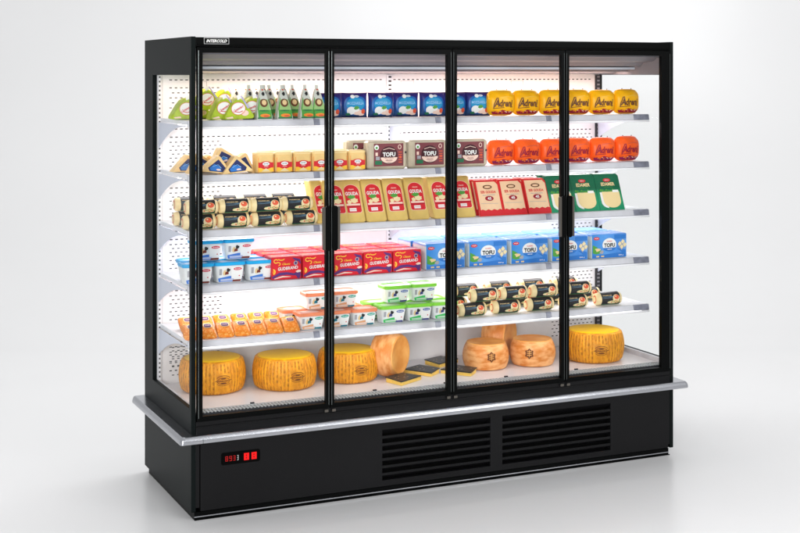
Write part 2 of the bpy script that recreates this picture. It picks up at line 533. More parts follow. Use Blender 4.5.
# interior: back panel with punched slots
BY = .655
mb = MB()
mb.box(.0215, BY, .44, W - .0215, .70, 1.94, 0)
def slot(x, z, w_=.0135, h_=.0052): mb.flat(rect(x - w_ / 2, z - h_ / 2, x + w_ / 2, z + h_ / 2), lambda u, v: (u, BY - .0008, v), 1)
x = .06
while x < 2.47:
    if min(abs(x - c) for c in (.04, 1.232, 2.48)) > .02:
        slot(x, 1.908)
        for z in (1.727, 1.483, 1.236, .990, .745):
            slot(x, z - .055); slot(x + .003, z - .094)
            if x < .34 or x > 2.2:
                for q in range(0, 7): slot(x + (.012 if q % 2 else 0), z - .118 + .0 - q * .019, .012, .0046)
        if x < .34:
            for q in range(0, 6): slot(x + (.012 if q % 2 else 0), 1.87 - q * .024, .012, .0046)
            for q in range(0, 10): slot(x + (.012 if q % 2 else 0), .69 - q * .022, .012, .0046)
    x += .0262
for x in (.045,):
    mb.flat(rect(x, .46, x + .0015, 1.93), lambda u, v: (u, BY - .0006, v), 2)
for x in (1.30, .19, 1.95):                                    # pressed outline plates near the top
    mb.ringframe('y', (x, 1.872, x + .075, 1.902), (x + .0015, 1.8735, x + .0735, 1.9005), BY - .0014, BY - .0004, 2)
mb.build('back_panel', [M['white'], M['slot'], mat('panel_seam_grey', (.38, .36, .37), .6)], cab)
for cx in (.0285, 1.232, 2.492):
    mb = MB()
    wd = .013 if cx > 1 else .006
    mb.box(cx - wd, BY - .016, .47, cx + wd, BY - .0012, 1.932, 1 if cx > 2.4 else 0)
    z = .49
    while z < 1.92:
        mb.flat(rect(cx - wd * .62, z, cx + wd * .62, z + .009), lambda u, v: (u, BY - .0168, v), 1 if cx < 2.4 else 2)
        if False: mb.add([(cx - wd - .0006, BY - .013, z), (cx - wd - .0006, BY - .004, z), (cx - wd - .0006, BY - .004, z + .012), (cx - wd - .0006, BY - .013, z + .012)], [(0, 1, 2, 3)], 1)
        z += .0213
    mb.build('upright', [M['shelfw'], M['slot'], M['canopy']], cab)

# canopy with the lamp tube
mb = MB()
mb.prism([(.064, 2.05), (.064, 2.022), (.10, 2.020), (.13, 2.004), (.22, 1.996), (.24, 1.978), (.36, 1.968), (.362, 1.949), (.367, 1.949), (.369, 1.968), (.45, 1.968), (.48, 1.942), (.65, 1.936), (.65, 2.05)], 'x', .022, W - .022, 0)
mb.box(.022, .036, 1.934, .030, .634, 2.05, 0); mb.box(W - .030, .036, 1.934, W - .022, .634, 2.05, 0)
cn = mb.build('canopy', M['canopy'], cab)
mb = MB(); mb.box(.06, .255, 1.960, W - .06, .33, 1.9715, 0); mb.build('canopy_trim', M['canopy2'], cn)
mb = MB(); mb.prism([(.372, 1.967), (.372, 1.956), (.40, 1.953), (.43, 1.960), (.44, 1.967)], 'x', .08, W - .08, 0)
mb.build('light_tube', M['ledw'], cn)

# shelves
def make_shelf(z, led):
    mb = MB()
    mb.box(.034, .150, z - .020, 2.488, .638, z, 0)
    sh = mb.build('shelf', M['shelfw'], cab, bevel=.0015)
    rl = MB()
    rl.prism([(.1485, z + .002), (.140, z + .002), (.136, z - .004), (.130, z - .026), (.1345, z - .0275), (.1485, z - .024)], 'x', .024, 2.380, 0)
    rl.prism([(.1485, z + .002), (.140, z + .002), (.136, z - .004), (.130, z - .026), (.1345, z - .0275), (.1485, z - .024)], 'x', 2.381, 2.474, 1)
    rl.prism([(.1335, z - .0285), (.1275, z - .0285), (.126, z - .034), (.129, z - .038), (.145, z - .038), (.145, z - .0285)], 'x', .026, 2.474, 2)
    for xx in (.62, 1.245, 1.86):
        rl.prism([(.1488, z + .003), (.1385, z + .003), (.1345, z - .004), (.1285, z - .0262), (.1488, z - .0262)], 'x', xx, xx + .03, 1)
    rl.build('price_rail', [M['rail'], M['railend'], M['lip']], sh)
    for bxx in (.0255, 1.232, 2.4905):
        pts = [(.155, z - .021)]
        pts2 = []
        for k in range(13):
            t = k / 12; y = .155 + (.638 - .155) * t
            pts2.append((y, z - .024 - .118 * t ** 2.1))
        b_ = MB(); b_.prism([(.155, z - .0205)] + pts2 + [(.638, z - .0205)], 'x', bxx - .0015, bxx + .0015)
        b_.build('bracket', M['bracket'], sh)
    if not led:
        l = MB(); l.prism([(.152, z - .0215), (.168, z - .0215), (.168, z - .025), (.152, z - .027)], 'x', .06, 2.44)
        l.build('light_strip', M['led_fill'], sh)  # added glow, not a cabinet lamp; brightens the wheel tops below
    if led:
        l = MB(); l.prism([(.400, z - .0215), (.428, z - .0215), (.428, z - .031), (.400, z - .026)], 'x', .06, 2.44)
        l.build('light_strip', M['led'], sh)
    return sh
for k, z in enumerate(SZ): make_shelf(z, k < 4)
# deck
mb = MB(); mb.box(.0215, .093, .430, W - .0215, .652, DECK, 0)
mb.box(.0215, .034, .4475, .0300, .652, .479, 1); mb.box(W - .040, .034, .4475, W - .0215, .652, .479, 1)
dk = mb.build('deck', [mat('white_deck_enamel', (.78, .77, .80), .22), M['rail']], cab)
mb = MB()
mb.box(.031, .033, .436, W - .041, .0925, .450, 1)
x = .036
while x < W - .047:
    mb.box(x, .036, .4503, x + .007, .0915, .4545, 0); x += .0165
for y in (.034, .051, .070, .0885): mb.box(.031, y, .4548, W - .041, y + .0028, .4562, 0)
for x in (.30, .9, 1.27, 1.6, 2.0): mb.box(x, .089, .4565, x + .018, .097, .462, 1)
mb.build('air_grille', [M['mesh'], M['slot']], dk)

# ================================================================== goods
ORD = ['first', 'second', 'third', 'fourth', 'fifth', 'sixth', 'seventh', 'eighth', 'ninth', 'tenth']
def from_left(i, n):
    if i == 0: return 'leftmost'
    if i == n - 1: return 'rightmost'
    return ORD[i] + ' from left'
def flatw(y, off, shear=0.0):
    return lambda u, v: (u, y - off + v * shear, v)

# --- pillow bag -----------------------------------------------------
def pillow_y(u, v, w_, h_, d_, e=2.6):
    a = min(1, abs(2 * u / w_)); b = min(1, abs(2 * v / h_ - 1))
    return d_ / 2 * (max(0, 1 - a ** e) ** .5) * (max(0, 1 - b ** e) ** .5)
def pillow(mb, w_, h_, d_, mi=0, n=14, pr=8.0, e=2.6, crimp=0.0, bot=0.0):
    """closed cushion; pr = corner squareness of the outline"""
    for sgn in (-1, 1):
        vs, fs = [], []
        for j in range(n + 1):
            for i in range(n + 1):
                a, b = 2 * i / n - 1, 2 * j / n - 1
                a = math.sin(a * PI / 2); b = math.sin(b * PI / 2)
                x, z = a * w_ / 2, (b + 1) * h_ / 2
                if pr < 20:      # round the outline
                    k = (abs(a) ** pr + abs(b) ** pr) ** (1 / pr); mx = max(abs(a), abs(b))
                    if k > 0: x *= mx / k; z = (b * mx / k + 1) * h_ / 2
                y = d_ / 2 * (max(0, 1 - abs(a) ** e) ** .5) * (max(0, 1 - abs(b) ** e) ** .5)
                if crimp: x *= 1 - crimp * (1 - b * b) ** .5 * 1.0
                vs.append((x, sgn * y, z))
        for j in range(n):
            for i in range(n):
                q = (j * (n + 1) + i, j * (n + 1) + i + 1, (j + 1) * (n + 1) + i + 1, (j + 1) * (n + 1) + i)
                fs.append(q if sgn < 0 else q[::-1])
        mb.add(vs, fs, mi, True)

# printed inks
INK = dict(
    cream=mat('cream_ink', (.80, .66, .38), .4), pink=mat('pale_pink_ink', (.85, .62, .52), .4), red=mat('red_ink', (.62, .02, .03), .35),
    dred=mat('dark_red_ink', (.32, .01, .03), .35), green=mat('leaf_green_ink', (.08, .32, .05), .4), dgreen=mat('dark_green_ink', (.02, .16, .07), .4),
    yellow=mat('yellow_ink', (.90, .55, .05), .35), orange=mat('orange_ink', (.85, .25, .03), .35), brown=mat('brown_ink', (.14, .05, .02), .4),
    blue=mat('blue_ink', (.03, .18, .55), .35), lblue=mat('light_blue_ink', (.30, .55, .85), .35), navy=mat('navy_ink', (.02, .03, .12), .35),
    lgreen=mat('pale_green_ink', (.30, .50, .18), .4), white=M['print_white'], black=M['print_black'], grey=mat('grey_ink', (.35, .35, .38), .4), lilac=mat('lilac_ink', (.42, .38, .62), .4),
    teal=mat('teal_ink', (.02, .36, .30), .4), purple=mat('purple_ink', (.10, .03, .17), .35), tomato=mat('tomato_ink', (.70, .10, .04), .35),
    gold=mat('pale_gold_ink', (.75, .55, .28), .4), plum=mat('plum_ink', (.19, .045, .055), .4), steelb=mat('steel_blue_ink', (.10, .22, .33), .4))
def inks(*n): return [INK[k] for k in n]

# A --- lime green triangular packs --------------------------------------
def tri_pts(w_, h_, r_, n=5):
    P = [(-w_ / 2, 0), (w_ / 2, 0), (0, h_)]
    out = []
    for i in range(3):
        a, b, c = Vector(P[i - 1]), Vector(P[i]), Vector(P[(i + 1) % 3])
        rr_ = r_ if i < 2 else r_ * 3.2
        p, q = b + (a - b).normalized() * rr_, b + (c - b).normalized() * rr_
        for k in range(n + 1):
            t = k / n; out.append(tuple((1 - t) ** 2 * p + 2 * t * (1 - t) * b + t * t * q))
    return out
def bulged_prism(mb, pts, y0, y1, inset, mi=0, smooth=True):
    cx = sum(p[0] for p in pts) / len(pts); cz = sum(p[1] for p in pts) / len(pts)
    def sc(k): return [(cx + (p[0] - cx) * k, cz + (p[1] - cz) * k) for p in pts]
    rings = []
    for k, y in ((1 - inset, y0), (1 - inset * .25, y0 + (y1 - y0) * .12), (1, y0 + (y1 - y0) * .3), (1, y0 + (y1 - y0) * .7), (1 - inset * .25, y0 + (y1 - y0) * .88), (1 - inset, y1)):
        rings.append([(p[0], y, p[1]) for p in sc(k)])
    mb.loft(rings, mi, True, smooth)
lime = mat('lime_green_film', (.38, .50, .025), .35, var=.18, vscale=35, bump=.25, bscale=60)
def make_lime():
    t = thing('cheese_wedge', 'x', 'cheese', group='lime green triangular cheese packs')
    mb = MB(); pts = tri_pts(.150, .122, .022)
    bulged_prism(mb, pts, -.035, .035, .08)
    mb.build('wrapper', lime, t)
    mb = MB(); f = lambda o: flatw(-.035, o)
    mb.flat(disc(-.004, .046, .031, .027, 20), f(.0012), 0)
    mb.flat(ring2(-.004, .046, .031, .027, .002, 24), f(.0016), 3)
    mb.flat(disc(.024, .026, .016, .012, 14), f(.0014), 2)
    mb.flat(text2('Camembert', -.004, .046, .044, .012, shear=.3, rise=.5), f(.002), 1)
    mb.flat(stroke([(-.02, .034), (.0, .03), (.014, .036)], .003), f(.002), 1)
    mb.flat(poly([(.006, .100), (.012, .100), (.042, .048), (.036, .044)]), f(.0013), 4)
    mb.flat(poly([(-.01, .100), (.006, .104), (.010, .088), (-.006, .082)]), f(.0015), 0)
    mb.flat(poly([(-.060, .010), (-.052, .006), (-.026, .006), (-.030, .014)]), f(.0013), 2)
    mb.build('label_print', inks('white', 'red', 'pink', 'tomato', 'lilac'), t)
    return t
p = make_lime()
p.scale = (1.1, 1.1, 1.08)
rowA = [(.075, .36, 0, 0, 'leftmost, seen whole through the left side window'), (.150, .46, 0, .0, 'just behind the leftmost pack, seen through the side window'),
        (.215, .22, .0, -.10, 'half hidden by the left door post'), (.285, .46, .034, .05, 'highest pack at the back of the heap'),
        (.190, .40, .035, -.12, 'raised behind, near the left door edge'), (.272, .20, 0, -.04, 'front centre of the heap'), (.345, .245, 0, .12, 'right end of the heap beside the pointed packs')]
for x, y, dz, ry, s in rowA:
    place(p, (x, y, SZ[0] + dz + .001 + abs(ry) * .06), 0, 'lime green triangular cheese pack, ' + s, ry=ry)

# B --- bottle-shaped triangular packs -----------------------------------
def make_spire():
    t = thing('grated_cheese_pack', 'x', 'cheese pack', group='green and white pointed packs on the top shelf')
    sh = .18
    w_, h_ = .074, .158
    mb = MB()
    rings = []
    for z, hw, hd in ((0, .037, .018), (.012, .0375, .019), (.06, .029, .016), (.11, .018, .011), (.135, .0105, .007), (.142, .0065, .004), (.158, .0075, .002)):
        rings.append([(-hw, -hd + z * sh, z), (hw, -hd + z * sh, z), (hw, hd + z * sh, z), (-hw, hd + z * sh, z)])
    mb.loft(rings, 0, True)
    mb.build('bag', mat('white_film', (.58, .60, .54), .35, bump=.2), t)
    mb = MB()
    def wp(o):
        def f(u, v):
            K = ((0, .018), (.012, .019), (.06, .016), (.11, .011), (.135, .007), (.142, .004), (.158, .002))
            v_ = min(max(v, 0), .158)
            for (a0_, b0_), (a1_, b1_) in zip(K, K[1:]):
                if v_ <= a1_: hd = b0_ + (b1_ - b0_) * (v_ - a0_) / (a1_ - a0_); break
            return (u, -hd - o + v * sh, v)
        return f
    mb.flat(rect(-.030, .004, .034, .044, 1, 5), wp(.0014), 1)
    mb.flat(rect(-.034, .004, .034, .010), wp(.0020), 4)
    mb.flat(poly([(-.026, .044), (.029, .044), (.027, .060), (-.023, .060)]), wp(.0014), 5); mb.flat(poly([(-.023, .060), (.027, .060), (.020, .092), (-.016, .092)]), wp(.0014), 5)
    mb.flat(poly([(-.032, .044), (-.026, .044), (-.016, .100), (-.019, .100)]), wp(.0018), 1)
    mb.flat(disc(.001, .076, .019, .019, 18), wp(.0024), 2)
    mb.flat(disc(.002, .078, .011, .012, 14), wp(.003), 3)
    mb.flat(disc(.003, .019, .024, .008, 16), wp(.002), 6)
    mb.flat(disc(.008, .016, .014, .004, 12), wp(.0026), 7)
    mb.flat(text2('PARMESAN', .0, .041, .040, .008), wp(.0024), 4)
    mb.flat(blobby(.001, .118, .0075, .009, seed=3), wp(.002), 8)
    mb.flat(disc(.0, .136, .0045, .004, 10), wp(.001), 7)
    mb.flat(disc(.0, .153, .0055, .0045, 10), wp(-.001), 6)
    mb.build('label_print', inks('white', 'green', 'brown', 'gold', 'dgreen', 'lgreen', 'orange', 'tomato', 'black'), t)
    return t
p = make_spire()
front = [.392, .491, .607, .665]
mid = [(.356, .26), (.425, .25), (.458, .27), (.527, .26), (.566, .25), (.637, .27)]
back = [(.333, .33), (.381, .33), (.440, .35), (.500, .35), (.545, .35), (.610, .35)]
for i, x in enumerate(front): place(p, (x, .180 + (.01 if i > 1 else 0), SZ[0] + .001), 0, 'pointed green and white cheese pack, %s of the front row' % from_left(i, 4))
for i, (x, y) in enumerate(mid): place(p, (x, y, SZ[0] + .001), 0, 'pointed green and white cheese pack, %s of the middle row' % from_left(i, 6))
for i, (x, y) in enumerate(back): place(p, (x, y + .06, SZ[0] + .001), 0, 'pointed green and white cheese pack, %s of the rear row' % from_left(i, 6))

# C --- blue mozzarella bags ----------------------------------------------
bluef = ramp_mat('blue_purple_film', 2, [(0, (.008, .012, .06)), (.02, (.01, .06, .18)), (.07, (.008, .04, .26)), (.095, (.018, .02, .20)), (.118, (.03, .01, .11))], .28, wob=.02, bump=.35, bscale=35)
def make_blue():
    t = thing('mozzarella_bag', 'x', 'cheese bag', group='blue bags on the top shelf')
    w_, h_, d_ = .140, .120, .06
    mb = MB(); pillow(mb, w_, h_, d_, pr=30, crimp=.09)
    mb.build('bag', bluef, t)
    mb = MB(); wp = lambda o: (lambda u, v: (u, -pillow_y(u, v, w_, h_, d_) - o, v))
    mb.flat(disc(.0, .058, .056, .046, 28, 6, p=2.6), wp(.0010), 9); mb.flat(disc(.0, .064, .046, .032, 26, 5), wp(.0018), 8)
    mb.flat(disc(-.022, .034, .021, .019, 18, 3), wp(.0026), 0); mb.flat(disc(.012, .026, .028, .013, 18, 3), wp(.0024), 1)
    mb.flat(disc(.0, .040, .018, .012, 18, 3), wp(.0030), 0)
    mb.flat(blobby(.004, .047, .013, .008, seed=5), wp(.0036), 2); mb.flat(blobby(-.036, .017, .012, .006, seed=9), wp(.003), 3)
    mb.flat(disc(.039, .030, .010, .012, 14, 2), wp(.0034), 4); mb.flat(blobby(.03, .015, .014, .006, seed=2), wp(.003), 1)
    mb.flat(disc(-.014, .101, .011, .009, 16, 2), wp(.002), 0); mb.flat(disc(.006, .102, .012, .005, 14, 2), wp(.002), 0)
    mb.flat(text2('MOZZARELLA', 0, .069, .082, .013), wp(.003), 5)
    mb.flat(text2('classic', .006, .102, .017, .004), wp(.003), 6)
    mb.build('label_print', inks('white', 'pink', 'green', 'dgreen', 'tomato', 'lblue', 'blue', 'navy') + [mat('cyan_ink', (.01, .28, .55), .3), mat('mid_blue_ink', (.008, .12, .42), .3)], t)
    return t
p = make_blue()
for i in range(7):
    x = [.741, .878, 1.013, 1.150, 1.286, 1.413, 1.540][i]
    place(p, (x, .262 + (.012 if i % 2 else 0), SZ[0] + .001), R(random.uniform(-6, 6)), 'blue mozzarella bag, %s of the seven on the top shelf' % from_left(i, 7))

# D / H --- round-cornered yellow and orange bags ------------------------------
def make_round(nm, film, grp, txt, low, side):
    t = thing('smoked_cheese_bag', 'x', 'cheese bag', group=grp)
    w_, h_, d_ = .150, .130, .085
    mb = MB(); pillow(mb, w_, h_, d_, pr=4.2, e=3.2, n=18)
    mb.build('bag', film, t)
    mb = MB()
    def wp(o):
        def f(u, v):
            a, b = abs(2 * u / w_), abs(2 * v / h_ - 1)
            # invert the rounded outline approximately
            k = (a ** 4.2 + b ** 4.2) ** (1 / 4.2); mx = max(a, b, 1e-6); q = k / mx
            a, b = min(1, a * q), min(1, b * q)
            return (u, -d_ / 2 * (max(0, 1 - a ** 3.2) ** .5) * (max(0, 1 - b ** 3.2) ** .5) - o, v)
        return f
    mb.flat(text2('Adreni', .0, .064, .100, .036, shear=.25, bold=.03), wp(.0025), 0)
    mb.flat(stroke([(-.052, .037), (-.050, .058), (-.036, .090), (-.030, .092), (-.024, .050)], .0045), wp(.0028), 0)
    mb.flat(stroke([(-.054, .038), (-.02, .041), (.05, .045)], .003), wp(.0026), 0)
    mb.flat(stroke([(-.02, .092), (.02, .098), (.045, .094)], .004), wp(.0022), 3)
    vs, fs = rect(-.058, .008, .058, .026, 14, 3)
    rr_ = random.Random(4)
    vs = [(x * (1 - .25 * max(0, (.018 - z) / .018)), z + (rr_.uniform(-.006, .006) if z > .024 else 0)) for x, z in vs]
    mb.flat((vs, fs), wp(.002), 1)
    for q in range(16): mb.flat(blobby(rr_.uniform(-.045, .045), rr_.uniform(.012, .026), .004, .002, 7, .3, q), wp(.003), 2 if q % 3 else 4)
    mb.build('label_print', [txt, low, INK['orange'], side, INK['pink']], t)
    # the crimped tag at the top
    for xx in (-.02, .035):
        mb = MB(); mb.cbox(xx - .002, -.002, .1295, xx + .002, .002, .1345, .0006); mb.build('tie', INK['brown'], t)
    return t
yel = mat('yellow_film', (.95, .46, .002), .32, var=.10, vscale=25, bump=.25, bscale=30)
ora = mat('orange_red_film', (.92, .11, .008), .32, var=.12, vscale=25, bump=.25, bscale=30)
py = make_round('y', yel, 'yellow bags on the top shelf', INK['brown'], INK['dred'], INK['yellow'])
po = make_round('o', ora, 'orange bags on the second shelf', INK['dred'], mat('magenta_ink', (.25, .01, .08), .35), INK['tomato'])
for i in range(6):
    x = 1.648 + i * .1495
    sc = lambda: (random.uniform(.97, 1.02), random.uniform(.96, 1.02), random.uniform(.965, 1.02))
    place(py, (x, .225 + random.uniform(-.004, .01), SZ[0] + .0015), R(random.uniform(-5, 5)), 'yellow rounded cheese bag, %s of six on the top shelf' % from_left(i, 6)).scale = sc()
    place(po, (x, .225 + random.uniform(-.004, .01), SZ[1] + .0015), R(random.uniform(-5, 5)), 'orange red rounded cheese bag, %s of six on the second shelf' % from_left(i, 6)).scale = sc()

# E --- pale wedges with blue labels ---------------------------------------
pale = mat('pale_cheese_rind', (.86, .60, .28), .5, var=.12, vscale=15, bump=.2, bscale=40)
def make_wedge():
    t = thing('cheese_wedge', 'x', 'cheese', group='pale wedges with blue labels')
    pts = [(-.062, .002), (-.056, 0), (.056, 0), (.062, .002), (.006, .096), (.0, .099), (-.006, .096)]
    mb = MB(); bulged_prism(mb, pts, -.03, .03, .05, smooth=False)
    mb.build('cheese', pale, t)
    mb = MB(); f = lambda o: flatw(-.03, o)
    mb.flat(poly([(-.030, .008), (.030, .008), (.036, .026), (.0, .078), (-.036, .026)]), f(.0012), 0)
    mb.flat(poly([(-.026, .012), (.016, .012), (.010, .036), (-.014, .050), (-.030, .026)]), f(.0018), 1)
    mb.flat(disc(.004, .020, .009, .005, 12), f(.0024), 2)
    mb.flat(stroke([(-.02, .034), (.0, .048), (.014, .030)], .002), f(.0024), 3)
    mb.build('label_print', inks('navy', 'blue', 'pink', 'lblue'), t)
    return t
p = make_wedge()
E_ = [(.092, .40, .0, 0, 'furthest left, seen through the side window'), (.135, .30, .0, -.25, 'behind the left door post'), (.168, .20, .0, .12, 'just right of the left door post'),
      (.175, .34, .0, .0, 'at the back of the heap, mostly hidden'), (.222, .245, .028, -.30, 'topmost of the heap'), (.262, .185, .0, -.10, 'front centre of the heap'), (.300, .25, .0, .30, 'right end of the heap, beside the yellow tubs')]
p.scale = (1.22, 1, .80)
for x, y, dz, ry, s in E_:
    place(p, (x, y, SZ[1] + dz + .002 + abs(ry) * .045), 0, 'pale cheese wedge with blue label, ' + s, ry=ry)

# F --- yellow tubs with red labels -----------------------------------------
def make_jar():
    t = thing('cheese_tub', 'x', 'cheese tub', group='yellow tubs with red labels')
    mb = MB(); rings = []
    def rr4(hw, hd, z, r_=.016, n=4):
        out = []
        for cx, cy, a in ((hw - r_, hd - r_, 0), (-hw + r_, hd - r_, 90), (-hw + r_, -hd + r_, 180), (hw - r_, -hd + r_, 270)):
            for k in range(n + 1):
                q = R(a + 90 * k / n); out.append((cx + r_ * math.cos(q), cy + r_ * math.sin(q), z))
        return out
    mb.loft([rr4(.036, .030, 0), rr4(.041, .035, .004), rr4(.0425, .0365, .03), rr4(.0435, .0375, .078), rr4(.0425, .0365, .082)], 0, True, False)
    mb.build('tub', mat('pale_gold_tub', (.82, .56, .22), .35, var=.1, vscale=20), t)
    mb = MB(); mb.loft([rr4(.0445, .0385, .0822), rr4(.0445, .0385, .090), rr4(.040, .034, .094)], 0, True, False)
    mb.build('lid', mat('pale_gold_lid', (.86, .64, .30), .35), t)
    mb = MB(); f = lambda o: (lambda u, v: (u, -.0355 - .002 * min(1, v / .03) - o, v))
    mb.flat(rect(-.038, .006, .038, .024, 8, 2), f(.0016), 1)
    mb.flat(poly([(-.022, .007), (.022, .007), (0, .022)]), f(.0024), 4)
    mb.flat(rect(-.0385, .024, .0385, .048, 8, 2), f(.0014), 0)
    mb.flat(disc(0, .036, .033, .018, 20, 2), f(.002), 0)
    mb.flat(disc(0, .042, .017, .0085, 18, 2), f(.0028), 3)
    mb.flat(text2('BUTTER', 0, .042, .022, .005), f(.0034), 5)
    mb.flat(text2('cheese', 0, .030, .020, .004), f(.0034), 3)
    mb.flat(rect(-.0385, .003, -.0365, .070), f(.0026), 6); mb.flat(rect(.0365, .003, .0385, .070), f(.0026), 6)
    mb.build('label_print', inks('red', 'yellow', 'dred', 'white', 'cream', 'navy', 'orange'), t)
    return t
p = make_jar()
for i in range(6):
    place(p, (.399 + i * .0912, .208, SZ[1] + .001), R(random.uniform(-2, 2)), 'small yellow cheese tub with red label, %s of the front row of six' % from_left(i, 6))
for i in range(5):
    x = [.455, .545, .69, .775, .845][i]
    place(p, (x, .315, SZ[1] + .001), 0, 'small yellow cheese tub, %s of the back row on the second shelf' % from_left(i, 5))

# G --- tofu in cream film with plum card -------------------------------------
def make_plum():
    t = thing('tofu_pack', 'x', 'tofu pack', group='plum labelled tofu packs')
    w_, h_, d_ = .205, .135, .06
    mb = MB(); mb.cbox(-w_ / 2, -d_ / 2, 0, w_ / 2, d_ / 2, h_, .009)
    mb.build('block', mat('cream_film', (.50, .43, .32), .3, var=.16, vscale=18, bump=.4, bscale=28), t)
    mb = MB(); f = lambda o: flatw(-d_ / 2, o)
    mb.flat(rect(-.072, .014, .082, .122), f(.0012), 0)
    mb.flat(rect(-.066, .022, -.030, .040), f(.002), 5); mb.flat(rect(-.062, .044, -.042, .060), f(.002), 6)
    mb.flat(rect(-.064, .064, -.052, .080), f(.002), 2)
    mb.flat(disc(-.058, .104, .012, .012, 16), f(.002), 1); mb.flat(disc(-.058, .102, .006, .006, 10), f(.0026), 7)
    mb.flat(disc(.006, .066, .046, .043, 28), f(.002), 9)
    mb.flat(stroke([(-.024, .092), (.006, .100), (.036, .092)], .0025), f(.0026), 2)
    mb.flat(disc(.006, .056, .043, .028, 20, 2, a0=PI, a1=2 * PI), f(.003), 3)
    mb.flat(text2('TOFU', .006, .070, .066, .021, bold=.04), f(.0034), 1)
    mb.flat(text2('NATURAL', .006, .0535, .05, .0045), f(.0036), 4)
    mb.flat(text2('classic', .006, .043, .036, .007), f(.0036), 4)
    mb.flat(text2('organic', .006, .033, .026, .005), f(.0036), 4)
    mb.flat(ring2(.062, .105, .009, .011, .003), f(.002), 2)
    mb.flat(disc(.066, .056, .006, .006, 10), f(.002), 8)
    for q in range(5): mb.flat(rect(.056, .078 - q * .012, .074, .082 - q * .012), f(.0018), 8)
    mb.build('card', inks('plum', 'white', 'pink', 'pink', 'plum', 'dgreen', 'grey', 'green', 'tomato') + [mat('deep_plum_ink', (.055, .010, .016), .35)], t)
    mb = MB(); mb.flat(disc(.094, .078, .005, .006, 10), f(.001), 0); mb.build('clip', INK['black'], t)
    return t
p = make_plum()
place(p, (.945, .30, SZ[1] + .001), 0, 'plum labelled tofu pack standing behind the others, showing only its left edge')
for i, x in enumerate((1.012, 1.228, 1.448)):
    place(p, (x, .205, SZ[1] + .001), 0, 'cream tofu pack with plum TOFU card, %s of three in front' % ['left', 'middle', 'right'][i])

# I / S --- rolls -------------------------------------------------------------
def make_roll(grp):
    t = thing('cheese_roll', 'x', 'cheese roll', group=grp)
    r_ = .033; L = .152
    mb = MB(); rings = []
    prof_ = [(-L / 2, .010), (-L / 2 + .001, .024), (-L / 2 + .006, .030), (-L / 2 + .02, r_ - .0006)] + [(L / 2 - .02, r_ - .0006), (L / 2 - .006, .030), (L / 2 - .001, .024), (L / 2, .010)]
    for x, q in prof_:
        rings.append([(x, q * math.cos(2 * PI * k / 24), r_ + q * math.sin(2 * PI * k / 24)) for k in range(24)])
    mb.loft(rings, 0, True, True)
    mb.build('cheese', mat('cream_casing', (.82, .66, .36), .4, var=.1, vscale=30, bump=.2), t)
    mb = MB()
    def wp(o):
        # v = height along the visible front arc, measured as an angle
        return lambda u, v: (u, -(r_ + o) * math.cos(v), r_ + (r_ + o) * math.sin(v))
    mb.flat(rect(-.052, -1.0, .058, 1.9, 2, 18), wp(.0004), 0, True)
    mb.flat(stroke([(-.045, .42), (.0, .44), (.03, .36)], .05), wp(.0011), 2)
    mb.flat(stroke([(-.045, .22), (.01, .26)], .04), wp(.0011), 2)
    mb.flat(disc(.034, .10, .021, .62, 18, 4), wp(.0014), 1)
    mb.flat(disc(.036, .30, .015, .34, 14, 3), wp(.0020), 3); mb.flat(disc(.031, .40, .004, .10, 10, 2), wp(.0026), 1)
    mb.flat(disc(.016, -.46, .034, .26, 18, 4), wp(.0014), 1)
    mb.flat(disc(.036, -.38, .020, .28, 14, 3), wp(.0015), 5)
    rr_ = random.Random(3)
    for q in range(12): mb.flat(blobby(rr_.uniform(-.01, .052), rr_.uniform(-.6, -.2), .004, .06, 7, .3, q), wp(.002), 4 if q % 2 else 3)
    mb.flat(rect(-.052, -1.0, .058, -.80, 2, 2), wp(.0012), 6)
    mb.flat(text2('PREMIUM', -.018, .62, .052, .14), wp(.0012), 5)
    mb.build('label_sleeve', inks('black', 'cream', 'steelb', 'tomato', 'green', 'gold', 'dgreen'), t)
    mb = MB()
    mb.flat(ring2(0, r_, .016, .020, .006, 16, .6, 5.2), lambda u, v: (-L / 2 - .0006, u, v), 0)
    mb.build('end_mark', INK['tomato'], t)
    return t
p = make_roll('black and cream cheese rolls')
def rolls(p, z, front, fy, back, by, tfront, ty, tback, tby, shelf):
    for i, x in enumerate(front): place(p, (x, fy, z), 0, 'black labelled cheese roll, bottom layer front, %s on the %s shelf' % (from_left(i, len(front)), shelf))
    for i, x in enumerate(back): place(p, (x, by, z), 0, 'black labelled cheese roll, bottom layer rear, %s on the %s shelf' % (from_left(i, len(back)), shelf))
    for i, x in enumerate(tfront): place(p, (x, ty, z + .0662), 0, 'black labelled cheese roll, upper layer front, %s on the %s shelf' % (from_left(i, len(tfront)), shelf))
    for i, x in enumerate(tback): place(p, (x, tby, z + .0662), 0, 'black labelled cheese roll, upper layer rear, %s on the %s shelf' % (from_left(i, len(tback)), shelf))
rolls(p, SZ[2] + .001, [.094, .254, .418, .585], .208, [.100, .265, .43, .59], .385, [.106, .262, .412, .562], .210, [.105, .262, .41, .55], .384, 'third')

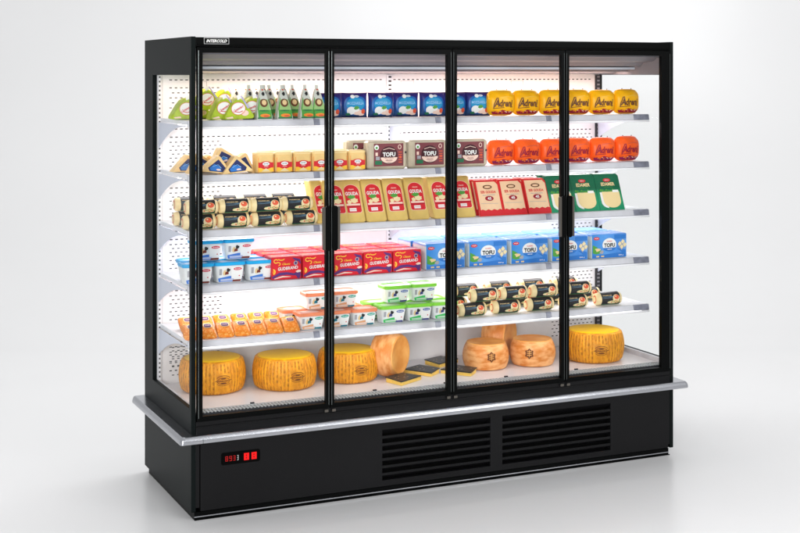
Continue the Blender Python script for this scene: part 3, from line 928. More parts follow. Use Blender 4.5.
# J --- gouda bags ------------------------------------------------------------------
def make_gouda():
    t = thing('gouda_pack', 'x', 'cheese pack', group='gouda packs leaning on the third shelf')
    w_, h_, d_, sh = .104, .196, .075, .50
    mb = MB(); mb.cbox(-w_ / 2, 0, 0, w_ / 2, d_, h_, .006, 0, sh)
    mb.build('block', mat('straw_film', (.70, .50, .15), .35, var=.1, vscale=14, bump=.3, bscale=25), t)
    mb = MB(); f = lambda o: flatw(0, o, sh)
    def arch(x0, x1, z0, z1, n=12):
        cx, rx = (x0 + x1) / 2, (x1 - x0) / 2
        return poly([(x0, z0 + .006), (x0 + .006, z0), (x1 - .006, z0), (x1, z0 + .006)] + [(cx + rx * math.cos(PI * k / n), z1 - rx * .8 + rx * .8 * math.sin(PI * k / n)) for k in range(n + 1)])
    mb.flat(arch(-.040, .040, .044, .174), f(.0008), 2)
    mb.flat(arch(-.038, .038, .046, .172), f(.0016), 0)
    mb.flat(text2('GOUDA', 0, .132, .064, .017, bold=.03), f(.0024), 1)
    mb.flat(text2('classic', 0, .152, .028, .007), f(.0024), 2)
    mb.flat(blobby(-.004, .117, .020, .010, seed=3), f(.0023), 3); mb.flat(blobby(.008, .100, .018, .012, seed=8), f(.0026), 4)
    mb.flat(blobby(-.018, .094, .010, .010, seed=8), f(.0025), 4)
    mb.flat(rect(-.034, .078, .034, .086), f(.0027), 2)
    mb.flat(stroke([(-.038, .072), (.038, .074)], .003), f(.0024), 5)
    mb.flat(rect(-.022, .052, .012, .066), f(.0024), 1)
    mb.flat(stroke([(-.020, .059), (.010, .059)], .0015), f(.003), 0)
    mb.build('label_print', inks('red', 'white', 'pink', 'green', 'cream', 'dred'), t)
    return t
p = make_gouda()
gx = [(.728, .20), (.775, .165), (.858, .165), (.968, .165), (1.078, .165), (1.195, .165), (1.322, .165), (1.447, .165)]
for i, (x, y) in enumerate(gx):
    place(p, (x - .01, y + random.uniform(0, .01), SZ[2] + .0005), R(random.uniform(-3, 3)), ('straw coloured gouda pack with red label, %s of eight on third shelf' % from_left(i, 8)))

# K --- red framed flat packs, three deep ------------------------------------------
def slab_pts(w_, h_, ch):
    return [(-w_ / 2, 0), (w_ / 2, 0), (w_ / 2, h_ - ch), (w_ / 2 - ch, h_), (-w_ / 2, h_)]
def make_redflat():
    t = thing('sliced_cheese_pack', 'x', 'cheese pack', group='red framed flat packs on the third shelf')
    w_, h_, sh = .134, .172, .42
    mb = MB()
    P = slab_pts(w_, h_, .018)
    mb.loft([[(x, y + z * sh, z) for x, z in P] for y in (0, .012)], 0)
    mb.build('pack', mat('red_film', (.66, .02, .02), .3, bump=.2), t)
    mb = MB(); f = lambda o: flatw(0, o, sh)
    mb.flat(poly([(-w_ / 2 + .004, .022), (w_ / 2 - .004, .022), (w_ / 2 - .004, h_ - .022), (w_ / 2 - .020, h_ - .005), (-w_ / 2 + .004, h_ - .005)]), f(.001), 1)
    mb.flat(poly([(-w_ / 2 + .008, .024), (w_ / 2 - .008, .024), (w_ / 2 - .008, h_ - .024), (w_ / 2 - .022, h_ - .009), (-w_ / 2 + .008, h_ - .009)]), f(.0016), 0)
    pts = [(-w_ / 2 + .002, .006), (w_ / 2 - .002, .006)]
    for k in range(9): pts.append((w_ / 2 - .002 - (w_ - .004) * k / 8, .026 + (.006 if k % 2 else 0)))
    mb.flat(poly(pts), f(.002), 1)
    mb.flat(disc(0, .138, .026, .010, 18), f(.0022), 3); mb.flat(disc(0, .138, .018, .005, 14), f(.0028), 0)
    mb.flat(text2('SER GOUDA', 0, .114, .086, .013, bold=.03), f(.0024), 1)
    mb.flat(text2('classic natural cheese', 0, .100, .070, .006), f(.0024), 4)
    mb.flat(disc(0, .083, .024, .012, 18), f(.0022), 2); mb.flat(text2('45', 0, .083, .022, .013, bold=.03), f(.003), 5)
    mb.flat(stroke([(-.05, .060), (.045, .058)], .0015), f(.002), 4)
    mb.build('label_print', [mat('blush_cheese_ink', (.84, .58, .36), .35, var=.06, vscale=20)] + inks('red', 'dred', 'brown', 'grey', 'white'), t)
    return t
p = make_redflat()
for c, x in enumerate((1.584, 1.718, 1.858)):
    for r_ in range(3):
        place(p, (x - r_ * .004, .185 + r_ * .036, SZ[2] + .0005 + .0), 0, 'red framed flat cheese pack, %s of its %s stack on the third shelf' % (['front', 'middle', 'rearmost'][r_], ['left', 'centre', 'right'][c]))

# L --- green flat packs --------------------------------------------------------------
def make_greenflat():
    t = thing('sliced_cheese_pack', 'x', 'cheese pack', group='green edamer flat packs on the third shelf')
    w_, h_, sh = .148, .182, .40
    mb = MB()
    P = slab_pts(w_, h_, .012)
    mb.loft([[(x, y + z * sh, z) for x, z in P] for y in (0, .022)], 0)
    mb.build('pack', ramp_mat('green_film', 2, [(0, (.01, .26, .12)), (.05, (.015, .30, .14)), (.09, (.012, .24, .10)), (.11, (.004, .12, .055)), (.18, (.006, .14, .065))], .3, wob=.01, bump=.2), t)
    mb = MB(); f = lambda o: flatw(0, o, sh)
    n = 14
    mb.flat(poly([(-.058, .090), (-.058, .04)] + [(-.012 - .046 * math.cos(PI * k / n), .040 - .030 * math.sin(PI * k / n)) for k in range(0, n // 2)] + [(-.02, .010), (-.02, .09)]), f(.0012), 1)
    mb.flat(poly([(-.046, .092), (-.044, .045)] + [(.008 - .052 * math.cos(PI * k / n), .046 - .034 * math.sin(PI * k / n)) for k in range(1, n)] + [(.060, .045), (.060, .092)]), f(.0018), 0)
    mb.flat(disc(-.002, .150, .022, .009, 18), f(.002), 2); mb.flat(text2('dairy', -.002, .150, .026, .007), f(.0026), 1)
    mb.flat(text2('EDAMER', 0, .130, .082, .017, bold=.03), f(.002), 0)
    mb.flat(text2('mild sliced cheese', 0, .115, .05, .005), f(.002), 3)
    mb.flat(rect(.020, .088, .056, .100), f(.0024), 1)
    for q in range(9): mb.flat(blobby(-.05 + q * .012, .100 - (q % 3) * .004, .006, .007, 8, .4, q), f(.0015), 3)
    mb.build('label_print', [mat('edam_ink', (.85, .66, .34), .35)] + inks('white', 'red', 'green'), t)
    return t
p = make_greenflat()
for c, x in enumerate((2.000, 2.142, 2.292)):
    for r_ in range(2):
        place(p, (x - .004 + (0 if c < 2 else 0) - r_ * .006, .185 + r_ * .05, SZ[2] + .0005), 0, 'green edamer cheese pack, %s of the %s pair, third shelf' % (['front', 'rear'][r_], ['left', 'middle', 'right'][c]))

# M Q R --- rectangular tubs ---------------------------------------------------------------
def make_tub(grp, lidcol, box, logo, dark, w_=.140, h_=.088):
    t = thing('cream_cheese_tub', 'x', 'cheese tub', group=grp)
    def rr4(hw, hd, z, r_=.018, n=4):
        out = []
        for cx, cy, a in ((hw - r_, hd - r_, 0), (-hw + r_, hd - r_, 90), (-hw + r_, -hd + r_, 180), (hw - r_, -hd + r_, 270)):
            for k in range(n + 1):
                q = R(a + 90 * k / n); out.append((cx + r_ * math.cos(q), cy + r_ * math.sin(q), z))
        return out
    hw = w_ / 2
    mb = MB(); mb.loft([rr4(hw - .020, .034, 0), rr4(hw - .016, .039, .003), rr4(hw - .007, .047, h_ - .016)], 0, True, False)
    mb.build('tub', mat('milky_plastic', (.78, .80, .80), .25, var=.05), t)
    lm = mat('coloured_lid', lidcol, .3, var=.08, vscale=25)
    mb = MB(); mb.loft([rr4(hw - .001, .0525, h_ - .0158), rr4(hw, .054, h_ - .013), rr4(hw, .054, h_ - .003), rr4(hw - .003, .051, h_), rr4(hw - .010, .045, h_), rr4(hw - .012, .043, h_ - .003)], 0, True, False)
    ld = mb.build('lid', lm, t)
    mb = MB(); mb.flat(disc(0, 0, hw - .022, .032, 24, 2, p=3), lambda u, v: (u, v, h_ - .0022), 0)
    mb.flat(text2('soft cheese', 0, .006, .06, .012), lambda u, v: (u, v, h_ - .0014), 1)
    mb.build('lid_print', [mat('pale_lid_art', tuple(.5 * c + .42 for c in lidcol), .35), INK['white']], ld)
    mb = MB()
    def f(o):
        return lambda u, v: (u, -.039 - (v - .003) * .133 - o, v)
    q = h_ / .088
    def S(l): return [(x * w_ / .14, z * q) for x, z in l]
    mb.flat(poly(S([(-.050, .005), (.030, .004), (.044, .030), (-.006, .028), (-.054, .020)])), f(.001), 1)
    mb.flat(poly(S([(-.042, .008), (.012, .008), (.018, .018), (-.044, .016)])), f(.0024), 6)
    mb.flat(poly(S([(.006, .010), (.050, .008), (.058, .066), (.002, .066)])), f(.0018), 0)
    mb.flat(poly(S([(.010, .004), (.046, .004), (.048, .012), (.012, .012)])), f(.0026), 2)
    mb.flat(disc(.032 * w_ / .14, .058 * q, .020, .0065, 16), f(.003), 3)
    mb.flat(text2('fresh', .032 * w_ / .14, .058 * q, .026, .005), f(.0036), 0)
    mb.flat(disc(.040 * w_ / .14, .028 * q, .003, .003, 8), f(.003), 4)
    mb.flat(blobby(-.010, .054 * q, .008, .009, seed=2), f(.002), 5)
    mb.flat(blobby(-.026, .046 * q, .010, .012, 9, .4, 4), f(.0016), 7); mb.flat(blobby(-.016, .040 * q, .008, .007, 8, .4, 5), f(.0022), 2)
    mb.flat(rect(-.052, .034 * q, -.040, .060 * q), f(.0014), 8)
    mb.build('label_print', [INK['white'], mat('tub_box_ink', box, .35), mat('tub_dark_ink', dark, .35), mat('tub_logo_ink', logo, .35), INK['red'], INK['black'],
                             mat('tub_pale_ink', tuple(.45 * c + .45 for c in box), .35), INK['gold'], INK['grey']], t)
    return t
def tubs(p, z, fr, bk, tp, what, h_=.088, w_=.14):
    for i, x in enumerate(fr): place(p, (x, .232, z), R(random.uniform(-1.5, 1.5)), '%s, bottom front row, %s' % (what, from_left(i, len(fr))))
    for i, x in enumerate(bk): place(p, (x, .350, z), R(random.uniform(-1.5, 1.5)), '%s, bottom back row, %s' % (what, from_left(i, len(bk))))
    for i, x in enumerate(tp): place(p, (x[0], x[1], z + h_ + .0008), R(random.uniform(-1.5, 1.5)), '%s, stacked on top, %s one' % (what, ['left', 'right'][i]))
pb = make_tub('blue lidded tubs on the fourth shelf', (.01, .36, .72), (.06, .20, .62), (.60, .04, .08), (.18, .03, .02), .148, .094)
tubs(pb, SZ[3] + .001, [.088, .236, .386], [.112, .26, .41], [(.150, .29), (.298, .29)], 'white tub with bright blue lid on the fourth shelf', .094)
pq = make_tub('orange lidded tubs on the lowest shelf', (.80, .25, .12), (.72, .36, .18), (.02, .38, .30), (.01, .16, .22), .132, .080)
tubs(pq, SZ[4] + .001, [.634, .765, .900], [.595, .735, .870], [(.690, .29), (.826, .29)], 'white tub with orange lid on the lowest shelf', .080)
pr_ = make_tub('green lidded tubs on the lowest shelf', (.22, .62, .05), (.05, .50, .12), (.10, .16, .42), (.04, .05, .20), .140, .084)
tubs(pr_, SZ[4] + .001, [1.050, 1.190, 1.325], [1.03, 1.18, 1.32], [(1.098, .29), (1.240, .29)], 'white tub with lime green lid on the lowest shelf', .084)

# N --- red gudbrand boxes ------------------------------------------------------------------
def make_redbox():
    t = thing('cheese_box', 'x', 'cheese box', group='red cheese boxes on the fourth shelf')
    w_, h_, d_ = .146, .104, .10
    mb = MB(); mb.cbox(-w_ / 2, -d_ / 2, 0, w_ / 2, d_ / 2, h_, .003)
    mb.build('carton', mat('red_carton', (.66, .015, .03), .32, var=.08, vscale=18), t)
    mb = MB(); f = lambda o: flatw(-d_ / 2, o)
    mb.flat(stroke([(-.070, .010), (-.035, .026), (.0, .028), (.035, .022), (.068, .030)], [.010, .014, .012, .010, .014]), f(.0008), 0)
    mb.flat(stroke([(-.060, .006), (-.02, .014), (.02, .012)], [.004, .007, .002]), f(.0014), 4)
    mb.flat(blobby(.056, .018, .012, .014, 10, .3, 5), f(.0012), 0); mb.flat(blobby(.056, .036, .012, .006, 10, .3, 6), f(.0018), 4)
    mb.flat(stroke([(.030, .098), (.045, .090), (.062, .086), (.068, .070)], [.004, .012, .012, .004]), f(.001), 0)
    mb.flat(ring2(-.052, .086, .012, .010, .004, 16, .4, 5.6), f(.0016), 2); mb.flat(ring2(-.026, .096, .016, .008, .004, 14, PI, 2 * PI), f(.0016), 2)
    mb.flat(ring2(-.042, .073, .012, .009, .0035, 14, -1.4, 1.8), f(.0018), 2)
    mb.flat(ring2(-.066, .038, .012, .013, .006, 16, -1.5, 1.6), f(.0018), 2); mb.flat(disc(-.062, .036, .007, .008, 12), f(.0014), 5)
    mb.flat(text2('GUDBRAND', .006, .052, .098, .015, bold=.02, rise=.05), f(.002), 3)
    mb.flat(text2('Classic', -.002, .072, .040, .009, shear=.4), f(.002), 2)
    mb.flat(disc(.044, .074, .010, .010, 16), f(.0018), 1); mb.flat(disc(.044, .074, .006, .006, 12), f(.0022), 0)
    g = lambda o: (lambda u, v: (u, v - d_ / 2, h_ + o))
    mb.flat(rect(-.068, .008, .068, .092), g(.0006), 6)
    mb.flat(ring2(-.044, .050, .014, .018, .005, 16, .3, 5.4), g(.0012), 2); mb.flat(ring2(-.012, .064, .020, .014, .005, 16, PI, 2 * PI), g(.0012), 4)
    mb.flat(text2('GUDBRAND', .020, .030, .070, .014), g(.0012), 3); mb.flat(blobby(.040, .065, .022, .012, 10, .3, 5), g(.001), 0)
    s_ = lambda o: (lambda u, v: (-w_ / 2 - o, u, v))
    mb.flat(stroke([(-.042, .012), (.0, .03), (.042, .018)], .012), s_(.0008), 0); mb.flat(ring2(.0, .07, .016, .014, .005), s_(.0008), 5)
    mb.build('print', inks('purple', 'grey', 'yellow', 'white', 'pink', 'orange') + [mat('bright_red_ink', (.72, .06, .06), .35, var=.2, vscale=40)], t)
    return t
p = make_redbox()
for c in range(5):
    for r_ in range(3):
        place(p, (.501 + c * .1535 - r_ * .004, .222 + r_ * .112, SZ[3] + .001), R(random.uniform(-1, 1)), 'red gudbrand cheese box, %s row, %s on the fourth shelf' % (['front', 'middle', 'rear'][r_], from_left(c, 5)))

# O --- blue tofu boxes ----------------------------------------------------------------------
def make_bluebox():
    t = thing('tofu_box', 'x', 'tofu box', group='blue tofu boxes on the fourth shelf')
    w_, h_, d_ = .212, .126, .15
    mb = MB(); mb.cbox(-w_ / 2, -d_ / 2, 0, w_ / 2, d_ / 2, h_, .004)
    mb.build('carton', [ramp_mat('pale_blue_film', 2, [(0, (.62, .66, .64)), (.11, (.60, .66, .68)), (.120, (.16, .34, .72)), (.128, (.18, .38, .78))], .22, bump=.3, bscale=18)], t)
    mb = MB(); f = lambda o: flatw(-d_ / 2, o)
    mb.flat(rect(-w_ / 2 + .002, .003, w_ / 2 - .002, h_ - .003), f(.0007), 0)
    mb.flat(poly([(-.100, .004), (.100, .004), (.100, .030), (.04, .026), (-.02, .022), (-.100, .018)]), f(.0013), 1)
    mb.flat(rect(.030, .098, .102, .120), f(.0013), 1)
    mb.flat(poly([(-.100, .030), (-.08, .024), (-.04, .030), (-.035, .036), (-.06, .046), (-.075, .060), (-.100, .072)]), f(.0018), 2)
    mb.flat(blobby(-.070, .046, .020, .008, 10, .4, 3), f(.0022), 7); mb.flat(blobby(-.045, .036, .014, .009, 10, .4, 4), f(.0020), 5)
    mb.flat(disc(-.078, .104, .018, .008, 14), f(.002), 3); mb.flat(text2('soya', -.078, .104, .022, .006), f(.0026), 4)
    mb.flat(disc(0, .070, .042, .034, 28), f(.002), 4)
    mb.flat(disc(0, .055, .038, .019, 20, 2, a0=PI, a1=2 * PI), f(.0026), 1)
    mb.flat(text2('TOFU', 0, .068, .066, .021, bold=.04), f(.0034), 6)
    mb.flat(text2('CLASSIC', 0, .088, .034, .006), f(.0032), 3)
    mb.flat(text2('natural', 0, .048, .026, .006), f(.0034), 4)
    for (x, z) in ((.066, .072), (.084, .082), (.078, .056), (.096, .066)):
        mb.flat(poly([(x - .014, z), (x - .002, z - .012), (x + .009, z + .002), (x - .003, z + .013)]), f(.0022), 8)
        mb.flat(poly([(x - .014, z), (x - .002, z - .012), (x - .002, z - .018), (x - .014, z - .006)]), f(.0023), 9)
    mb.flat(poly([(.045, .050), (.100, .012), (.100, .040), (.075, .046)]), f(.0016), 1)
    for x in (-.080, -.050): mb.flat(rect(x, .009, x + .018, .016), f(.002), 7)
    mb.flat(text2('250 g', .07, .014, .030, .007), f(.002), 4)
    g = lambda o: (lambda u, v: (u, v - d_ / 2, h_ + o))
    mb.flat(stroke([(-.09, .05), (-.03, .075), (.03, .055), (.09, .09)], [.004, .010, .006, .003]), g(.001), 10)
    mb.flat(stroke([(-.02, .12), (.03, .10), (.08, .12)], [.003, .008, .003]), g(.001), 10)
    mb.build('print', [ramp_mat('blue_carton_ink', 0, [(-.106, (.03, .22, .60)), (-.02, (.10, .33, .75)), (.05, (.06, .24, .66)), (.106, (.14, .34, .70))], .3, wob=.05)] + inks('blue', 'green', 'red', 'white', 'grey', 'black', 'gold', 'cream', 'grey', 'lblue'), t)
    return t
p = make_bluebox()
for c in range(5):
    for r_ in range(2):
        place(p, (1.318 + c * .2345 - r_ * .008, .246 + r_ * .158, SZ[3] + .001), R(random.uniform(-.6, .6)), 'blue TOFU box, %s row, %s of five on the fourth shelf' % (['front', 'rear'][r_], from_left(c, 5)))

# P --- orange pouches lying back ------------------------------------------------------------------
def make_pouch():
    t = thing('cheese_snack_pouch', 'x', 'cheese pack', group='orange snack packs on the lowest shelf')
    w_, h_, sh = .078, .054, 1.9
    mb = MB()
    n = 8
    for sgn in (0, 1):
        vs, fs = [], []
        for j in range(n + 1):
            for i in range(n + 1):
                a, b = math.sin((2 * i / n - 1) * PI / 2), math.sin((2 * j / n - 1) * PI / 2)
                k = (abs(a) ** 6 + abs(b) ** 6) ** (1 / 6) or 1; mx = max(abs(a), abs(b)); q = mx / k if k else 1
                x, z = a * q * w_ / 2, (b * q + 1) * h_ / 2
                bul = .011 * (max(0, 1 - abs(a) ** 4) * max(0, 1 - abs(b) ** 4)) ** .5
                y = z * sh + .012 - (bul + .006 * (1 - abs(b) ** 8)) * (1 if sgn == 0 else -1)
                zz = z + (bul * .8 if sgn == 0 else -min(bul * .6, z * .8))
                vs.append((x, y, max(0, zz)))
        for j in range(n):
            for i in range(n):
                qf = (j * (n + 1) + i, j * (n + 1) + i + 1, (j + 1) * (n + 1) + i + 1, (j + 1) * (n + 1) + i)
                fs.append(qf if sgn == 0 else qf[::-1])
        mb.add(vs, fs, 0, True)
    om = mat('orange_mottled_film', (.86, .33, .03), .3, bump=.3, bscale=70)
    nt = om.node_tree; bs = nt.nodes['Principled BSDF']
    tc = nt.nodes.new('ShaderNodeTexCoord'); vo = nt.nodes.new('ShaderNodeTexVoronoi'); vo.inputs['Scale'].default_value = 90
    rp = nt.nodes.new('ShaderNodeValToRGB'); rp.color_ramp.elements[0].color = (.92, .50, .14, 1); rp.color_ramp.elements[0].position = .1
    rp.color_ramp.elements[1].color = (.78, .22, .01, 1); rp.color_ramp.elements[1].position = .55
    nt.links.new(tc.outputs['Object'], vo.inputs['Vector']); nt.links.new(vo.outputs['Distance'], rp.inputs['Fac']); nt.links.new(rp.outputs['Color'], bs.inputs['Base Color'])
    mb.build('pouch', om, t)
    mb = MB()
    def f(o):
        def g(u, v):
            a, b = 2 * u / w_, 2 * v / h_ - 1
            bul = .011 * (max(0, 1 - abs(a) ** 4) * max(0, 1 - abs(b) ** 4)) ** .5
            return (u, v * sh + .012 - bul - .006 * (1 - abs(b) ** 8) - o, v + bul * .8 + o * .8)
        return g
    mb.flat(disc(.002, .040, .020, .0080, 16, 2, p=3), f(.0014), 2)
    mb.flat(disc(.002, .040, .016, .0060, 16, 2, p=4), f(.0022), 0)
    mb.flat(text2('snack', .002, .040, .022, .004), f(.003), 1)
    mb.flat(stroke([(-.03, .050), (.03, .050)], .003), f(.0012), 3)
    mb.build('label_print', inks('purple', 'pink', 'cream', 'yellow'), t)
    return t
p = make_pouch()
for i, x in enumerate((.070, .145, .2265, .305, .383, .462, .543)):
    place(p, (x - .012, .165, SZ[4] + .001), R(-6), 'orange snack cheese pouch, %s of the front row of seven' % from_left(i, 7))
for i, x in enumerate((.085, .168, .253, .340, .425, .507)):
    place(p, (x + .01, .345, SZ[4] + .001), R(-4), 'orange snack cheese pouch, %s of the rear row of six' % from_left(i, 6))

# S --- rolls on the lowest shelf, same kind as above
p2 = make_roll('black and cream cheese rolls')
p2.scale = (1, 1, 1)
rolls(p2, SZ[4] + .001, [1.478, 1.668, 1.862, 2.062, 2.268], .208, [1.46, 1.65, 1.86, 2.06, 2.25], .385, [1.545, 1.712, 1.886, 2.085], .210, [1.53, 1.72, 1.915, 2.11], .384, 'lowest')

# ------------------------------------------------------------------ wheels on the deck
def wheel_mat(name, c1, c2, scale, bump, stretch=(1, 1, 1)):
    m = bpy.data.materials.new(name); m.use_nodes = True; nt = m.node_tree; b = nt.nodes['Principled BSDF']
    b.inputs['Roughness'].default_value = .42; b.inputs['Specular IOR Level'].default_value = .35
    tc = nt.nodes.new('ShaderNodeTexCoord'); mp = nt.nodes.new('ShaderNodeMapping'); mp.inputs['Scale'].default_value = stretch
    n = nt.nodes.new('ShaderNodeTexNoise'); n.inputs['Scale'].default_value = scale; n.inputs['Detail'].default_value = 6
    r = nt.nodes.new('ShaderNodeValToRGB'); r.color_ramp.elements[0].color = (*c1, 1); r.color_ramp.elements[1].color = (*c2, 1)
    r.color_ramp.elements[0].position = .36; r.color_ramp.elements[1].position = .62
    nt.links.new(tc.outputs['Object'], mp.inputs[0]); nt.links.new(mp.outputs[0], n.inputs['Vector']); nt.links.new(n.outputs['Fac'], r.inputs['Fac']); nt.links.new(r.outputs['Color'], b.inputs['Base Color'])
    bp = nt.nodes.new('ShaderNodeBump'); bp.inputs['Strength'].default_value = bump; bp.inputs['Distance'].default_value = .004
    nt.links.new(n.outputs['Fac'], bp.inputs['Height']); nt.links.new(bp.outputs['Normal'], b.inputs['Normal'])
    return m
rind = wheel_mat('golden_grooved_rind', (.56, .20, .006), (.86, .38, .012), 30, .5, (1, 1, .5))
gtop = mat('bright_yellow_wax', (.97, .60, .004), .4, spec=.3, var=.05, vscale=9, bump=.1, bscale=40)
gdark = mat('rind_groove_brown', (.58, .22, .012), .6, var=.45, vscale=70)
brn = wheel_mat('orange_brown_rind', (.68, .22, .035), (.90, .47, .19), 17, .55, (1, 1, 2.6))
brnt = wheel_mat('tan_wheel_face', (.74, .29, .055), (.90, .46, .13), 10, .35)
stamp = mat('branded_stamp_brown', (.15, .045, .012), .6)
def make_gold(R_=.155, h_=.150):
    t = thing('round_cheese', 'x', 'cheese', group='grooved yellow cheese wheels')
    mb = MB(); NG = 54; n = NG * 4
    def rad(z): 
        q = z / h_; return R_ * (.885 + .115 * math.sin(PI * min(1, max(0, q * .97 + .02))) ** .75)
    def groove(k, z):
        a = 2 * PI * k / n
        # smooth zone around the stamp
        da = (a - R(270) + PI) % (2 * PI) - PI
        k_ = 0 if (0.08 < da < 0.62 and .02 < z < .11) else 1
        q = min(1, z / .012) * min(1, (h_ - z) / .012)
        return -.0027 * (1 if k % 4 == 0 else .45 if k % 4 in (1, 3) else 0) * k_ * max(q, 0)
    zs = [0, .004, .012, .03, .05, .075, .1, .12, .135, .144, .149, h_]
    ins = [.016, .006] + [0] * 8 + [.004, .010]
    rings = []
    for z, i_ in zip(zs, ins):
        rings.append([((rad(z) - i_ + groove(k, z)) * math.cos(2 * PI * k / n), (rad(z) - i_ + groove(k, z)) * math.sin(2 * PI * k / n), z) for k in range(n)])
    mb.loft(rings, 0, False, True)
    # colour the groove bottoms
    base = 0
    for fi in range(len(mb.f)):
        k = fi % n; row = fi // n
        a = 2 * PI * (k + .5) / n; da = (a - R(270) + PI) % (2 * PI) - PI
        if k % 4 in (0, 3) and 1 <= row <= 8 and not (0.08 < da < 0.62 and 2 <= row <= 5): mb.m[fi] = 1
    mb.add([rings[0][k] for k in range(n)], [tuple(range(n))[::-1]], 0)
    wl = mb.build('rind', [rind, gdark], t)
    mb = MB(); rr_ = []
    for q, dz in ((1, .0), (.96, .0022), (.85, .0032), (.5, .0036), (.08, .0038)):
        rr_.append([((rad(h_) - .0102) * q * math.cos(2 * PI * k / 72), (rad(h_) - .0102) * q * math.sin(2 * PI * k / 72), h_ + dz) for k in range(72)])
    mb.loft(rr_, 0, False, True); mb.add(rr_[-1], [tuple(range(72))], 0)
    mb.build('top_face', gtop, t)
    mb = MB()
    def wp(o):
        return lambda u, v: ((rad(v) + o) * math.cos(R(270) + .35 + u / R_), (rad(v) + o) * math.sin(R(270) + .35 + u / R_), v)
    cz = .068
    mb.flat(ring2(0, cz, .030, .016, .0022, 28), wp(.0010), 0)
    mb.flat(ring2(0, cz + .003, .037, .022, .0025, 18, .5, 2.6), wp(.0010), 0)
    mb.flat(ring2(0, cz - .002, .036, .021, .002, 18, 3.7, 5.7), wp(.0010), 0)
    mb.flat(text2('FORMAGGIO', 0, cz, .052, .008, bold=.03), wp(.0012), 0)
    mb.flat(stroke([(-.038, cz), (-.028, cz + .001)], .003), wp(.0012), 0); mb.flat(stroke([(.03, cz + .002), (.040, cz + .003)], .003), wp(.0012), 0)
    mb.flat(disc(0, cz + .010, .013, .003, 12), wp(.0012), 0); mb.flat(disc(0, cz - .010, .015, .003, 12), wp(.0012), 0)
    mb.flat(text2('DOP 1954', 0, cz - .037, .040, .007), wp(.0010), 1)
    mb.build('stamp', [stamp, gdark], t)
    return t
pw = make_gold()
yw = -.35
GL = ['grooved yellow cheese wheel behind the left door post, leftmost on the bottom deck', 'grooved yellow cheese wheel in the middle of the first door, bottom deck',
      'grooved yellow cheese wheel standing just right of the first door joint', 'grooved yellow cheese wheel alone behind the fourth door']
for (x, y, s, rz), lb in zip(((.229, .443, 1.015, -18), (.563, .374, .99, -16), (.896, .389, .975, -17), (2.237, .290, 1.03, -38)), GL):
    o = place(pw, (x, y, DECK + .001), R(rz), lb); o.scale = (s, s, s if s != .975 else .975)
def make_brown(R_=.118, h_=.125):
    t = thing('round_cheese', 'x', 'cheese', group='orange brown cheese wheels')
    def rad(z): return R_ * (.80 + .20 * math.sin(PI * min(1, max(0, (z / h_) * .90 + .07))) ** .7)
    n = 72; mb = MB(); rings = []
    NZ = 44
    for j in range(NZ + 1):
        z = h_ * j / NZ
        r0 = rad(z) - (.0012 if j % 2 else 0) * (0 < j < NZ) - (.010 if j == 0 else 0)
        rings.append([(r0 * math.cos(2 * PI * k / n), r0 * math.sin(2 * PI * k / n), z) for k in range(n)])
    mb.loft(rings, 0, False, True); mb.add(rings[0], [tuple(range(n))[::-1]], 0)
    mb.build('rind', brn, t)
    mb = MB(); rr_ = []
    for q, dz in ((1.0, .0002), (.985, .004), (.93, .0055), (.9, .004), (.5, .0035), (.1, .0038)):
        rr_.append([((rad(h_)) * q * math.cos(2 * PI * k / 72), (rad(h_)) * q * math.sin(2 * PI * k / 72), h_ + dz) for k in range(72)])
    mb.loft(rr_, 0, False, True); mb.add(rr_[-1], [tuple(range(72))], 0)
    mb.build('top_face', brnt, t)
    mb = MB()
    def wp(o): return lambda u, v: ((rad(v) + o) * math.cos(R(270) + u / R_), (rad(v) + o) * math.sin(R(270) + u / R_), v)
    cz = .072
    mb.flat(poly([(-.020, cz), (-.012, cz + .014), (0, cz + .026), (.012, cz + .014), (.020, cz), (.012, cz - .014), (0, cz - .028), (-.012, cz - .014)]), wp(.0016), 0)
    for q in (-1, 0, 1): mb.flat(stroke([(-.012, cz + q * .009), (.012, cz + q * .009 + .002)], .003), wp(.0024), 1)
    mb.flat(stroke([(0, cz + .018), (0, cz - .018)], .002), wp(.0025), 1)
    mb.flat(disc(-.015, cz + .010, .006, .006, 10), wp(.002), 0); mb.flat(disc(.015, cz + .010, .006, .006, 10), wp(.002), 0)
    mb.flat(disc(-.015, cz - .010, .006, .006, 10), wp(.002), 0); mb.flat(disc(.015, cz - .010, .006, .006, 10), wp(.002), 0)
    mb.build('stamp', [stamp, brnt], t)
    return t
pbz = make_brown()
place(pbz, (1.632, .346, DECK + .001), R(-14), 'orange brown cheese wheel lying flat with dark stamp, left of the pair')
place(pbz, (1.890, .321, DECK + .001), R(-38), 'orange brown cheese wheel lying flat with dark stamp, right of the pair')
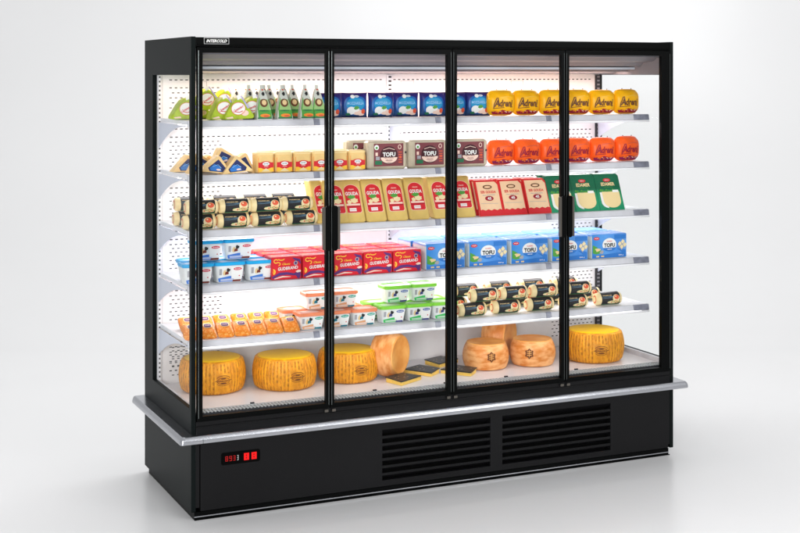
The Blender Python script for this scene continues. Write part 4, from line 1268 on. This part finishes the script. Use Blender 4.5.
# standing wheels: axis turned to the horizontal
def stand(x, y, rz, label, s):
    o = dup(pbz, (x, y, DECK + .118 * s + .001), 0, label)
    nrm = Vector((math.cos(rz), math.sin(rz), 0))
    # local z (axis) -> nrm, local -y (stamp) -> up/back so that it is out of sight
    z = nrm; yv = Vector((0, 0, 1)); xv = yv.cross(z)
    o.rotation_euler = Matrix((xv, yv, z)).transposed().to_euler()
    o.location = Vector(o.location) - nrm * .06
    o.scale = (s, s, s)
stand(1.098, .345, R(-53), 'orange brown cheese wheel standing on its edge beside the third yellow wheel', .95)
stand(1.800, .520, R(-50), 'orange brown cheese wheel standing on edge behind the two stamped wheels', .98)

# black topped slices
blk = mat('black_foil_film', (.03, .034, .035), .3, var=.4, vscale=60, bump=.4, bscale=60)
ysl = mat('yellow_slice_side', (.85, .56, .12), .45, var=.1, vscale=40)
def make_slice():
    t = thing('cheese_slice_pack', 'x', 'cheese', group='black topped cheese slices on the deck')
    P = [(-.098, -.055), (.098, -.055), (.080, .062), (-.070, .075)]
    mb = MB(); mb.loft([[(x, y, 0) for x, y in P], [(x, y, .024 + (y + .055) * .06) for x, y in P]], 0)
    mb.build('cheese', ysl, t, bevel=.003)
    mb = MB(); k = 1.03
    Q = [(x * k, y + .004) for x, y in P]
    mb.loft([[(x * .98, y - .002, .0245 + (y + .055) * .06) for x, y in Q], [(x, y, .0265 + (y + .055) * .06) for x, y in Q], [(x * .98, y, .0320 + (y + .055) * .06) for x, y in Q]], 0)
    rr_ = random.Random(2)
    for q in range(9):
        u, v = rr_.uniform(-.06, .06), rr_.uniform(-.035, .035)
        mb.flat(blobby(u, v, rr_.uniform(.003, .009), .0026, 8, .3, q), lambda a, b: (a, b, .0326 + (b + .055) * .06), 1 if q % 3 else 2)
    mb.build('top_wrap', [blk, INK['gold'], INK['grey']], t, bevel=0)
    return t
ps = make_slice()
ps.scale = (.84, .84, .62)
place(ps, (1.115, .215, DECK + .001), R(30), 'black topped cheese slice nearest the front, left of the second door joint')
place(ps, (1.275, .345, DECK + .001), R(-58), 'black topped cheese slice turned crosswise, second from left on the deck')
place(ps, (1.46, .50, DECK + .001), R(28), 'black topped cheese slice furthest back, against the second door joint')
place(ps, (1.445, .27, DECK + .001), R(-52), 'black topped cheese slice just right of the second door joint')

for o in scene.objects:
    if o.parent is None and 'label' in o and len(o['label'].replace('-', ' ').split()) > 16: print('LONG', o['label'])
